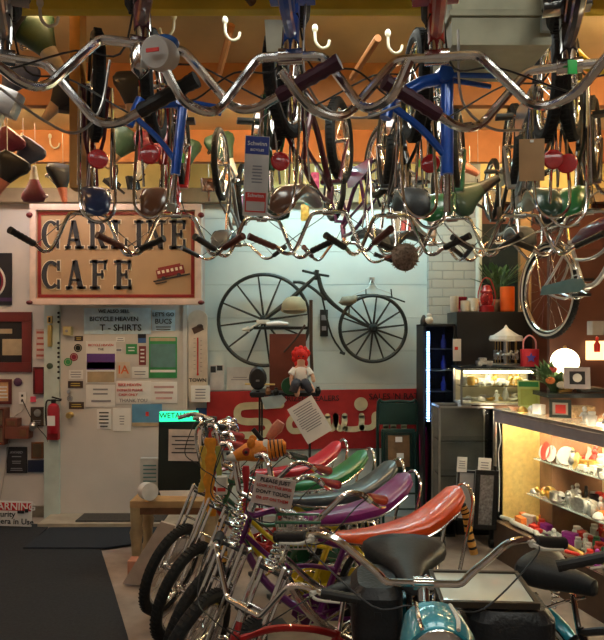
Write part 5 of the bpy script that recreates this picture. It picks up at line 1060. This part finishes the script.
hsaddle(132, 102, 3.4, K_, T_, 'black saddle with tan nose pointing down above the cafe sign', 0, 0, .85)
hsaddle(10, 86, 3.3, NB, W_, 'navy saddle behind the silver bars at the left edge', 30, 20, .85)
hsaddle(58, 103, 3.4, K_, T_, 'black saddle with tan nose tilted behind the left bars', 40, 20, .85)
hsaddle(3, 150, 3.9, M_, NB, 'maroon saddle at the left edge on the far row', 40, 20, .7)
hsaddle(22, 162, 4.0, NB, PK, 'navy saddle with salmon nose on the far row left of the post', 35, 15, .8)
hsaddle(6, 178, 3.8, K_, PK, 'black saddle with salmon nose lowest at the left edge', 30, 15, .8)
hsaddle(34, 182, 4.1, M_, W_, 'dark maroon saddle with nose up beside the salmon-nosed ones', 0, 10, .7, nose_up=True)
hsaddle(62, 186, 4.3, K_, PK, 'narrow black saddle with salmon nose left of the ochre post', -10, 50, .8)
hsaddle(118, 152, 4.5, G_, T_, 'green saddle with tan nose over the letters AR of the sign', 35, 20, .95)
hsaddle(143, 160, 4.5, M_, W_, 'maroon saddle with white stripe nose over the sign middle', 22, 25, 1.0)
hsaddle(186, 162, 4.6, G_, W_, 'grey green saddle with white nose over the sign right end', 5, 35, .9)
hsaddle(227, 158, 4.6, G_, W_, 'dark green saddle with white nose left of the tall hang tag', -25, 25, 1.0)
hsaddle(515, 2, 2.4, sR, M_, 'dark red saddle at the top edge above the grey duct box', 80, 20, 1.0)
hsaddle(462, 165, 4.4, K_, PK, 'black saddle with salmon nose right of the blue frame', -60, 20, .9)
hsaddle(478, 190, 4.2, G_, K_, 'dark green saddle lying over the brick pier top', -120, 20, 1.1)
# pedals / brackets hung along the plate
def pedalm(b):
    b.box((0, 0, 0), (.09, .06, .022), bev=.004); b.box((0, .04, 0), (.09, .012, .03), bev=.003); b.box((0, -.04, 0), (.09, .012, .03), bev=.003); b.tube([(.04, 0, 0), (.11, 0, 0)], .009); b.tube([(-.02, 0, 0), (.0, .0, .08), (-.03, 0, .13)], .006, 6, smooth=3)
for i, (px, py, Y, ro, lb) in enumerate(((112, 183, 5.0, 40, 'black pedal hanging left of the maroon saddle'), (133, 183, 5.0, 80, 'black pedal under the maroon saddle'), (165, 187, 5.0, 95, 'black pedal hanging over the N of the sign'), (208, 185, 5.0, 85, 'brown pedal under the grey green saddle'), (235, 183, 5.0, 95, 'brown pedal left of the tall hang tag'), (62, 172, 5.0, 100, 'dark pedal hanging beside the ochre post'), (470, 200, 4.6, 30, 'black pedal hanging near the pipe'), (375, 190, 4.6, 70, 'black pedal hanging right of the wine red bicycle'), (500, 215, 4.6, 90, 'black pedal hanging by the dark window'))):
    o = cached('hpedal', 'pedal', pedalm, K_ if 'brown' not in lb else sBr, None); o.location = P(px, py, Y); o.rotation_euler = (R(ro * .7), R(ro), R(20 * (i % 3))); o.scale = (1.15,) * 3; tag(o, lb, 'pedal', 'loose pedals hanging under the ceiling'); hanger(o)
pk = [('lime', (.45, .75, .25)), ('lilac', (.55, .3, .75)), ('cyan', (.1, .55, .7)), ('magenta', (.65, .1, .35)), ('white', (.8, .8, .75)), ('yellow', (.8, .7, .2))]
for i, (px, py, c_) in enumerate(((174, 203, 0), (240, 203, 1), (309, 197, 2), (315, 180, 3), (330, 195, 4), (345, 208, 4), (363, 196, 5), (305, 212, 5), (285, 205, 4))):
    n_, cc = pk[c_]; b = MB(); b.loft([((0, 0, -.07), (.03, 0, 0), (0, .004, 0), .6), ((0, 0, -.05), (.035, 0, 0), (0, .012, 0), .8), ((0, 0, .03), (.032, 0, 0), (0, .012, 0), .8), ((0, 0, .06), (.03, 0, 0), (0, .003, 0), .6)], 12)
    o = b.build('packet', mat('packet_' + n_, cc, .25, 0, .3, 40, .3, coat=.5)); o.location = P(px, py, 5.0); tag(o, '%s plastic packet, %s from the left of those under the far joist' % (n_, ORD[[0, 1, 4, 5, 6, 7, 8, 3, 2][i]]), 'packet', 'plastic packets under the far joist'); hanger(o)
# tags
tg = sheet('hang_tag', 'tall Schwinn hang tag in blue, white and red hanging at the middle left', 'tag', 244, 136, 268.5, 216, 2.6, mat('tag_white', (.6, .58, .55), .5), thick=.004, tilt=2, rz=6, patches=[('blue_band', .02, .01, .98, .23, mat('tag_blue', (.01, .03, .25), .4)), ('red_band', .08, .71, .92, .82, mat('tag_red', (.65, .03, .02), .4)), ('red_outline', .08, .82, .12, .95, mat('tag_red', (.65, .03, .02), .4)), ('red_outline', .88, .82, .92, .95, mat('tag_red', (.65, .03, .02), .4)), ('red_outline', .08, .94, .92, .955, mat('tag_red', (.65, .03, .02), .4))], lines=[(.3, .36, .75, .6, 6, greyink)], texts=[('Schwinn', .5, .10, .024, paper), ('BICYCLES', .5, .18, .013, paper), ('Schwinn', .5, .75, .02, paper)])
b = MB(); b.tube([P(257, 137, 2.6), P(262, 118, 2.5), P(270, 112, 2.4)], .0015, 4); b.build('string', paper, None); bpy.data.objects['string'].parent = tg; bpy.data.objects['string'].matrix_parent_inverse = Matrix.LocRotScale(tg.location, tg.rotation_euler, None).inverted()
sheet('hang_tag', 'brown cardboard tag hanging under the bars at the right', 'tag', 519.5, 139, 544, 181, 2.0, mat('kraft', (.36, .21, .10), .8), thick=.004, tilt=0, rz=-6, patches=[('eyelet', .42, .03, .56, .09, dchrome)])
sheet('hang_tag', 'blank white tag beside the stem of the middle left bicycle', 'tag', 265.5, 20, 288, 52, 1.75, mat('tag_cream', (.5, .48, .38), .8), thick=.004, tilt=-4, rz=10)
sheet('hang_tag', 'small bright green tag on the bars at the right', 'tag', 567.5, 60, 577, 74, 1.5, mat('tag_green', (.01, .42, .06), .5), thick=.004, rz=5)
for i, (px, py, Y, lb) in enumerate(((182, 158, 2.7, 'tiny lime sticker on the blue frame at the left'), (418, 163, 3.2, 'tiny lime sticker hanging left of the right blue frame'))):
    b = MB(); b.box((0, 0, 0), (.02, .003, .04)); o = b.build('sticker', mat('tag_lime', (.15, .6, .08), .5), smooth=False); o.location = P(px, py, Y); tag(o, lb, 'sticker')
# white lamp on the left bars
p = P(162, 55, 1.42); wl = empty('bicycle_lamp', 'white round bicycle lamp strapped to the left near bars', 'lamp', p, (0, 0, R(-14)))
b = MB(); b.lathe([(0, -.03), (.03, -.028), (.036, -.01), (.036, .03), (.032, .036), (0, .036)], axis=(0, -1, -.25), n=24); b.build('body', mat('lamp_white', (.5, .47, .43), .4), wl)
b = MB(); b.box((0, -.045, -.008), (.03, .003, .008)); b.build('dark_mark', redink, wl, smooth=False)
b = MB(); b.ell((-.0, .02, .035), (.03, .03, .016)); b.build('strap', gBl, wl)
b = MB(); p = P(140, 62, 1.45); b.lathe([(0, -.04), (.02, -.02), (.024, .01), (.012, .04), (0, .04)], c=p, n=14); tag(b.build('bell', chrome), 'silver bell hanging left of the white lamp', 'bell')
b = MB(); p = P(6, 102, 1.7); b.box(p, (.07, .05, .07), Matrix.Rotation(.4, 3, 'Y'), bev=.012); b.tube([p, p + Vector((-.03, 0, -.06))], .016); tag(b.build('shifter', dchrome), 'silver gear shifter on the bars at the left edge', 'shifter')
# rusty ball
p = P(405, 257, 3.3); rb = MB(); rb.ell((0, 0, 0), (.085, .085, .085), n=28, m=16)
r_ = random.Random(2)
for v_ in rb.bm.verts: v_.co *= 1 + r_.uniform(-.08, .08)
for i in range(60):
    d = Vector((r_.gauss(0, 1), r_.gauss(0, 1), r_.gauss(0, 1))).normalized(); rb.tube([d * .08, d * .1], [.006, .002], 4)
o = rb.build('seed_ball', mat('rusty_fibre', (.24, .17, .13), .9, 0, .5, 60, .8)); o.location = p; o.scale = (.8,) * 3; tag(o, 'rough brown ball hanging under the ceiling bicycles near the middle', 'ball')
b = MB(); b.tube([(0, 0, .08), (0.01, 0, .84)], .002, 4); b.build('string', black, o)
# long brake cables
for i, pts in enumerate(([(0, 88, 1.45), (40, 118, 1.5), (75, 133, 1.55), (100, 110, 1.6), (110, 60, 1.6)], [(306, 0, 1.6), (304, 70, 1.6), (325, 108, 1.65), (362, 118, 1.65), (400, 105, 1.6)], [(458, 30, 1.7), (462, 100, 1.7), (490, 128, 1.7), (525, 130, 1.6)], [(420, 190, 3.1), (455, 235, 3.2), (490, 250, 3.3), (540, 230, 3.3), (600, 190, 3.2)])):
    cord([P(*q) for q in pts], ('cable looping under the left near bars', 'cable looping under the middle near bars', 'cable looping under the right near bars', 'long cable swinging over the dark window')[i], .0035, dchrome, 'brake_cable')
# ================================================================== cruiser hung at the right
f = Vector((.21, -.978, 0)).normalized(); ax_ = P(549, 291, 4.4); org = ax_ + f * .45 + Vector((0, 0, -.33))
cr = make_bike('chrome and maroon cruiser with whitewall tyres hung high at the right edge', org, (0, 0, math.atan2(f.y, f.x)), cK['silver'], sB, gB, rw=.33, tw=.024, seat='saddle', sissy=False, fender=chrome, white=True, lo=.06, fx=.58, clampz=.85, group=None, guard=False)
b = MB(); b.prism([(-.45, -.03), (-.42, .03), (-.1, .055), (.0, .045), (.03, .0), (-.03, -.035)], (0, -.063, .33), (1, 0, 0), (0, 0, 1), .006); b.build('chain_guard', mat('grey_green_metal', (.13, .19, .18), .35, .6), cr)
b = MB(); b.box((-.42, 0, .74), (.42, .13, .012), bev=.004)
for s in (-1, 1): b.tube([(-.45, s * .06, .33), (-.55, s * .06, .735)], .005); b.tube([(-.62, s * .06, .745), (-.2, s * .06, .75)], .006)
b.build('rear_rack', chrome, cr)
b = MB(); b.loft([((.27, 0, .70), (0, .015, 0), (0, 0, .03), 1), ((.1, 0, .68), (0, .035, 0), (0, 0, .06), .8), ((-.08, 0, .66), (0, .03, 0), (0, 0, .045), .8), ((-.2, 0, .63), (0, .01, 0), (0, 0, .01), 1)]); b.build('tank', cK['maroon'], cr)
for i, dx in enumerate((-.42, .4)):
    q = org + f * dx + Vector((0, 0, .7)); b = MB(); b.tube([q, Vector((q.x, q.y, 3.3))], .004, 5); tag(b.build('hanging_wire', dchrome), ('rear', 'front')[i] + ' wire holding up the cruiser at the right edge', 'wire')
# ================================================================== bicycles in a row on the floor
G = 'high-rise bicycles parked in a row'; AN = R(203); fv = Vector((math.cos(AN), math.sin(AN), 0))
def park(px, Y, label, fr, seat, grip, dh=0, steer=46, **k):
    s_ = 1.12; X = (px - 302) / F_PX * Y; a = AN + R(dh); fvv = Vector((math.cos(a), math.sin(a), 0)); o_ = Vector((X, Y, 0)) + fvv * .25 * s_
    kw = dict(fork='chopper', fx=.50, rise=.16, gripb=.18, gripo=.02, gripd=.07, barw=.78, sc=s_, steer=steer, clampz=.82, group=G, sissyh=.83, cables=True, levers=True, tw=.028, fender=chrome); kw.update(k)
    return make_bike(label, o_, (0, 0, a), fr, seat, grip, **kw)
park(399, 2.95, 'parked bicycle with orange banana seat, nearest of the row', cK['chrome'], sO, gR)
park(352, 3.25, 'parked bicycle with purple banana seat behind the orange one', cK['purple'], sP, gR)
park(342, 3.58, 'parked bicycle with charcoal banana seat in the middle of the row', cK['yellow'], sD, gR)
park(317, 3.92, 'parked bicycle with green banana seat behind the charcoal one', cK['green'], sG, gB)
park(294, 4.26, 'parked bicycle with red banana seat, far in the row', cK['red'], sR, gB)
# small red bicycle in front
make_bike('small red bicycle at the bottom in front of the row', (-.03, 2.42, 0), (0, 0, R(212)), cK['red'], sB, gB, sc=.92, seat='saddle', fx=.46, rise=.16, gripb=.1, gripo=.10, gripd=.02, fork='plain', spring=True, steer=15, sissy=False, clampz=.78, guard=False)
# cruiser facing camera
tealp = paint('fender_teal', (.005, .22, .30))
cf = make_bike('foreground cruiser with wide chrome bars, black saddle and teal headlamp', (.385, 2.16, 0), (0, 0, R(-94)), cK['teal'], sB, gB, rw=.32, tw=.026, seat='saddle', sissy=False, fender=tealp, fx=.56, clampz=.94, rise=.12, gripb=.05, gripo=.10, gripd=.02, barw=1.2, guard=False, lo=.06)
for ch_ in cf.children:
    if ch_.name.startswith('seat') and 'post' not in ch_.name: ch_.scale = (1.35, 1.45, 1.35)
hd = Vector((.47, 0, .885))
b = MB(); b.loft([(hd + Vector((-.10, 0, .02)), (0, .03, 0), (0, 0, .03), 1), (hd + Vector((-.04, 0, .02)), (0, .085, 0), (0, 0, .075), .9), (hd + Vector((.05, 0, 0)), (0, .10, 0), (0, 0, .095), .9), (hd + Vector((.09, 0, -.005)), (0, .09, 0), (0, 0, .085), .9)], 24); hh = b.build('headlamp_housing', tealp, cf)
b = MB(); b.lathe([(.0, .02), (.05, .015), (.082, 0), (.085, -.01), (.075, -.015)], c=hd + Vector((.095, 0, -.005)), axis=(1, 0, 0), n=28); b.build('lens', chrome, hh)
for s in (-1, 1): b = MB(); b.tube([hd + Vector((-.04, s * .045, .085)), hd + Vector((.05, s * .05, .088)), hd + Vector((.09, s * .045, .078))], .006, 6, smooth=3); b.build('trim_strip', whitewall if s > 0 else chrome, hh)
def pannier(y, w_, x, z, d=.26, h=.40):
    b = MB(); b.loft([((x, y, z - h), (d / 2, 0, 0), (0, w_ / 2, 0), .45), ((x, y, z - h * .5), (d / 2 + .01, 0, 0), (0, w_ / 2 + .01, 0), .45), ((x, y, z - .03), (d / 2, 0, 0), (0, w_ / 2, 0), .45), ((x, y, z), (d / 2 - .02, 0, 0), (0, w_ / 2 - .02, 0), .5)], 28); o = b.build('pannier', mat('black_leather', (.012, .013, .015), .38, 0, .2, 80, .3), cf)
    b = MB(); b.loft([((x + .008, y, z - .15), (d / 2 + .018, 0, 0), (0, w_ / 2 + .014, 0), .5), ((x, y, z - .02), (d / 2 + .016, 0, 0), (0, w_ / 2 + .014, 0), .5), ((x, y, z + .012), (d / 2 - .01, 0, 0), (0, w_ / 2 - .01, 0), .6)], 28); b.build('flap', mat('black_leather', (.012, .013, .015), .38, 0, .2, 80, .3), o)
    b = MB(); b.box((x + d / 2 + .018, y, z - .14), (.006, .025, .16), bev=.002); b.m = 1; b.box((x + d / 2 + .022, y, z - .19), (.006, .03, .03), bev=.002); b.build('strap', [black, chrome], o)
pannier(-.125, .16, -.22, .79); pannier(.32, .27, -.10, .765, .24)
b = MB(); b.box((0, 0, 0), (.31, .25, .012), bev=.003); o = b.build('framed_glass', mat('painted_glass_sheen', (.72, .76, .68), .08, 0, .08, 6, coat=1.)); o.location = (.635, 2.27, .80); o.rotation_euler = (R(2), 0, R(-3)); tag(o, 'flat framed glass picture lying on the right pannier of the cruiser', 'frame')  # pale base colour stands in for light reflected in the glass
b = MB()
for (cx, cy, sx, sy) in ((0, .128, .33, .016), (0, -.128, .33, .016), (-.158, 0, .016, .24), (.158, 0, .016, .24)): b.box((cx, cy, .002), (sx, sy, .022), bev=.003)
b.build('frame', mat('dark_bronze', (.05, .04, .03), .35, .4), o)
# second cruiser right
f2 = Vector((.55, -.835, 0)); o2 = Vector((1.03, 2.5, 0)) + f2 * .28
c2 = make_bike('cruiser with broad black saddle at the bottom right corner', o2, (0, 0, math.atan2(f2.y, f2.x)), cK['black'], sB, gB, rw=.30, tw=.026, seat='saddle', sissy=False, fender=tealp, fx=.56, clampz=.9, rise=.12, lo=.0, guard=True, white=True)
for ch_ in c2.children:
    if ch_.name.startswith('seat') and 'post' not in ch_.name: ch_.scale = (.86, 1.15, 1.5)
b = MB(); b.lathe([(0, -.01), (.03, -.008), (.035, 0), (0, .01)], c=(-.62, 0, .5), axis=(-1, 0, .3), n=16); b.build('reflector', mat('red_reflector', (.55, .01, .012), .2, 0, .15, 200, .3, coat=.6), c2)
# tiger tails, tassels, tags
tg_o = mat('tail_orange', (.62, .30, .06), .9, 0, .2, 80, .3)
def tail(pts, label):
    b = MB(); b.tube(pts, .020, 12, smooth=8); me = b.bm; n = len(me.faces)
    for i, f_ in enumerate(me.faces): f_.material_index = 1 if ((i // 12) % 3) == 0 else 0
    tag(b.build('tiger_tail', [tg_o, mat('tail_black', (.015, .012, .01), .9)]), label, 'tail', 'striped toy tails')
p = P(462, 505, 3.15); tail([p, p + Vector((.02, 0, -.05)), p + Vector((.035, 0, -.14)), p + Vector((.06, 0, -.24))], 'orange and black striped tail hanging from the orange seat')
p = P(222, 520, 3.55); tail([p, p + Vector((-.01, 0, -.08)), p + Vector((.01, 0, -.17)), p + Vector((0, 0, -.26))], 'orange and black striped tail among the forks')
p = P(382, 495, 3.45); tail([p, p + Vector((0, 0, -.04)), p + Vector((-.01, 0, -.1))], 'short striped tail under the charcoal seat')
def ribbon(pts, w_, m, label, name='ribbon'):
    b = MB(); L = crom(pts, 6); b.loft([(q, (w_ * (1 + .25 * math.sin(i * 1.3)), 0, 0), (0, .008, 0), .7) for i, q in enumerate(L)], 10); tag(b.build(name, m), label, 'ribbon')
ribbon([P(210, 438, 3.75), P(211, 460, 3.75), P(209, 485, 3.75), P(212, 516, 3.75)], .030, mat('ribbon_orange', (.75, .30, .02), .6, 0, .2, 30, .4), 'orange cloth streamer hanging from the far handlebar')
ribbon([P(203, 446, 3.85), P(204, 470, 3.85), P(201, 492, 3.85)], .018, mat('ribbon_gold', (.60, .42, .06), .6, 0, .2, 30, .4), 'gold streamer left of the orange one')
ribbon([P(218, 446, 3.72), P(219, 470, 3.72), P(220, 500, 3.72)], .014, mat('ribbon_olive', (.35, .36, .08), .6), 'olive streamer right of the orange one')
ribbon([P(246, 466, 3.3), P(246, 500, 3.3), P(246, 532, 3.3)], .016, mat('ribbon_red', (.45, .02, .03), .6), 'straight red streamer hanging in front of the forks')
sheet('price_card', 'handwritten white card on the handlebars of the parked bicycles', 'card', 253, 477, 294, 506, 2.72, mat('card_pinkish', (.62, .5, .44), .8), tilt=11, texts=[('PLEASE JUST', .5, .15, .024, ink), ('LOOK AT THE BIKES', .5, .35, .0165, redink), ('DONT TOUCH', .5, .56, .022, ink), ('OR SIT ON THEM', .5, .78, .018, redink)])
# chrome horn / mask at the far bars
b = MB(); p = P(226, 430, 4.1); b.ell(p, (.085, .06, .075), n=18, m=10)
for i in range(26): a = r_.uniform(0, 6.28); c_ = r_.uniform(-1, 1); d = Vector((math.cos(a) * (1 - c_ * c_) ** .5, math.sin(a) * (1 - c_ * c_) ** .5, c_)); b.ell(p + Vector((d.x * .085, d.y * .06, d.z * .075)), (.02, .02, .02), n=8, m=5)
tag(b.build('chrome_ornament', chrome), 'lumpy chrome ornament left of the toy tiger head', 'ornament')
b = MB(); b.tube([P(213, 420, 4.1), P(200, 425, 4.0), P(196, 440, 4.0), P(205, 480, 4.0)], .012, 8, smooth=4); b.tube([P(178, 418, 4.3), P(195, 414, 4.3), P(213, 420, 4.2)], .014, 8, smooth=4); tag(b.build('spare_handlebar', chrome), 'spare chrome handlebar hooked over the black board', 'handlebar')
b = MB(); p = P(197, 418, 4.25); b.tube([p + Vector((-.0, 0, 0)), p + Vector((.13, 0, -.01))], .02, 10); tag(b.build('spare_grip', gB), 'black grip on the spare handlebar by the black board', 'grip')
# tiger head
tp = P(257, 451, 3.0); th_ = empty('toy_tiger', 'orange toy tiger head with black stripes on the handlebars, facing left', 'toy', tp, sc=.8)
to = mat('tiger_orange', (.72, .22, .015), .55, 0, .15, 60, .2)
b = MB(); b.loft([(Vector((-.15, 0, -.035)), (0, .02, 0), (0, 0, .02), 1), (Vector((-.12, 0, -.025)), (0, .045, 0), (0, 0, .035), 1), (Vector((-.07, 0, -.005)), (0, .06, 0), (0, 0, .05), 1), (Vector((-.02, 0, .0)), (0, .075, 0), (0, 0, .06), 1), (Vector((.04, 0, .0)), (0, .075, 0), (0, 0, .058), 1), (Vector((.09, 0, .01)), (0, .06, 0), (0, 0, .055), 1), (Vector((.15, 0, .02)), (0, .05, 0), (0, 0, .05), 1), (Vector((.17, 0, .02)), (0, .03, 0), (0, 0, .03), 1)], 24); b.build('head', to, th_)
b = MB(); b.ell((-.135, 0, -.035), (.045, .045, .028)); b.build('muzzle', whitewall, th_); b = MB(); b.ell((-.168, 0, -.015), (.014, .02, .012)); b.build('nose', black, th_)
b = MB(); b.lathe([(.062, -.014), (.068, -.012), (.068, .012), (.062, .014)], c=(.055, 0, .0), axis=(1, 0, .1), n=28); b.build('collar', whitewall, th_)
for s in (-1, 1):
    b = MB(); b.ell((-.03, s * .06, .055), (.025, .016, .03)); b.build('ear', to, th_)
    b = MB(); b.ell((-.055, s * .058, .005), (.026, .014, .024)); e_ = b.build('eye_patch', mat('tiger_red', (.35, .02, .01), .5), th_); b = MB(); b.ell((-.058, s * .068, .006), (.011, .008, .011)); b.build('eye', black, e_)
for i in range(4):
    b = MB(); x = .085 + .022 * i; b.torus((x, 0, .012 + .002 * i), (1, 0, .15), .058 - .003 * i, .004, 24, 5); b.build('stripe', black, th_)
b = MB(); p = P(279, 432, 3.12); b.tube([p + Vector((-.05, 0, -.03)), p + Vector((-.01, 0, .02)), p + Vector((.01, 0, .05))], [.018, .03, .022], 10, smooth=3); tag(b.build('toy_paw', PK), 'salmon toy arm standing up behind the tiger head', 'toy')
b = MB(); p = P(259, 435, 3.1); b.tube([p + Vector((-.03, 0, .03)), p + Vector((.02, 0, -.03))], .012, 10); tag(b.build('rubber_stopper', black), 'short black knob behind the tiger head', 'knob')
b = MB(); p = P(222, 485, 3.6); b.box(p, (.06, .05, .1), bev=.01); b.m = 1; b.box(p + Vector((0, -.026, -.02)), (.045, .003, .02)); tag(b.build('tail_lamp', [whitewall, redink]), 'pale plastic lamp with a red label among the bars', 'lamp')
# basket
bk = empty('wire_basket', 'dark green wire basket on a parked bicycle near the card', 'basket', P(298, 533, 2.65)); b = MB()
for i in range(9): 
    x = -.09 + .0225 * i; b.tube([(x, -.06, .06), (x * .8, -.05, -.05)], .0025, 5); b.tube([(x, .06, .06), (x * .8, .05, -.05)], .0025, 5)
for j in range(5):
    t = j / 4; w_ = .09 * (.8 + .2 * t); z = -.05 + .11 * t; b.tube([(-w_, -.05 - .01 * t, z), (w_, -.05 - .01 * t, z), (w_, .05 + .01 * t, z), (-w_, .05 + .01 * t, z)], .0025, 5, closed=True)
b.build('mesh', dchrome, bk)
b = MB(); b.tube([(-.09, -.06, .06), (.09, -.06, .06), (.09, .06, .06), (-.09, .06, .06)], .006, 6, closed=True); b.build('rim', cK['green'], bk)
# ================================================================== ceiling tubes, some of them added fill, and area lights
def area(name, loc, size, energy, col, rot=(0, 0, 0), sy=None):
    l = bpy.data.lights.new(name, 'AREA'); l.shape = 'RECTANGLE'; l.size = size; l.size_y = sy or size; l.energy = energy; l.color = col
    o = bpy.data.objects.new(name, l); COL.objects.link(o); o.location = loc; o.rotation_euler = rot; return o
def tube_fixture(x, y, z, L, m, label):
    o = empty('tube_lamp', label, 'lamp', (x, y, z), group='fluorescent tubes behind the joists'); b = MB(); b.box((0, 0, .035), (L, .06, .03), bev=.004); b.build('housing', hookw, o)
    b = MB(); b.tube([(-L / 2 + .02, 0, 0), (L / 2 - .02, 0, 0)], .014, 10); b.build('tube', m, o)
warmT = mat('warm_tube', (1, .8, .45), .5, 0, 0, emit=E_WARM, ecol=(1, .74, .38)); coolT = mat('cool_tube', (.8, 1, .95), .5, 0, 0, emit=E_COOL, ecol=(.72, 1., .93)); midT = mat('neutral_tube', (1, .95, .8), .5, 0, 0, emit=E_MID, ecol=(1, .95, .8)); backT = mat('cream_tube', (1, .9, .6), .5, 0, 0, emit=E_BACK, ecol=(1, .8, .5)); amb = mat('amber_fill_tube', (1, .6, .3), .5, 0, 0, emit=E_AMB, ecol=(1, .62, .3)); pinkT = mat('amber_tube', (1, .5, .25), .5, 0, 0, emit=E_PINK, ecol=(1, .45, .28))
tube_fixture(-2.1, 4.1, 3.2, 1.4, warmT, 'warm fluorescent tube at the left behind the second joist'); tube_fixture(-.3, 4.1, 3.2, 1.2, warmT, 'warm fluorescent tube in the middle behind the second joist')
tube_fixture(1.5, 4.1, 3.2, 1.2, warmT, 'warm fluorescent tube at the right behind the second joist')
tube_fixture(.35, 5.3, 3.2, 1.5, coolT, 'cool fluorescent tube over the boarded wall'); tube_fixture(-1.8, 2.95, 3.2, 1.4, amb, 'amber fill tube added at the upper left to brighten the ceiling'); tube_fixture(-2.0, 5.3, 3.2, 1.2, backT, 'neutral fluorescent tube over the cafe sign'); tube_fixture(2.1, 5.3, 3.2, 1.0, warmT, 'warm fluorescent tube over the dark window')  # the amber tube is added to brighten the left ceiling bay
tube_fixture(1.9, 2.95, 3.2, 1.0, warmT, 'warm fluorescent tube near the yellow frame')
for x in (-1.5, .9):
    for y in (-1.6, .5): tube_fixture(x, y + .3, 3.2, 1.4, midT, 'unseen neutral fill tube added over the front of the shop, %s %s' % ('left' if x < 0 else 'right', 'rear' if y < 0 else 'near'))  # out of view, added as environment light for the chrome
for nm, l_, s_, s2, e_, c_ in LIGHTS: area(nm, l_, s_, e_, c_, (0, 0, 0), s2)
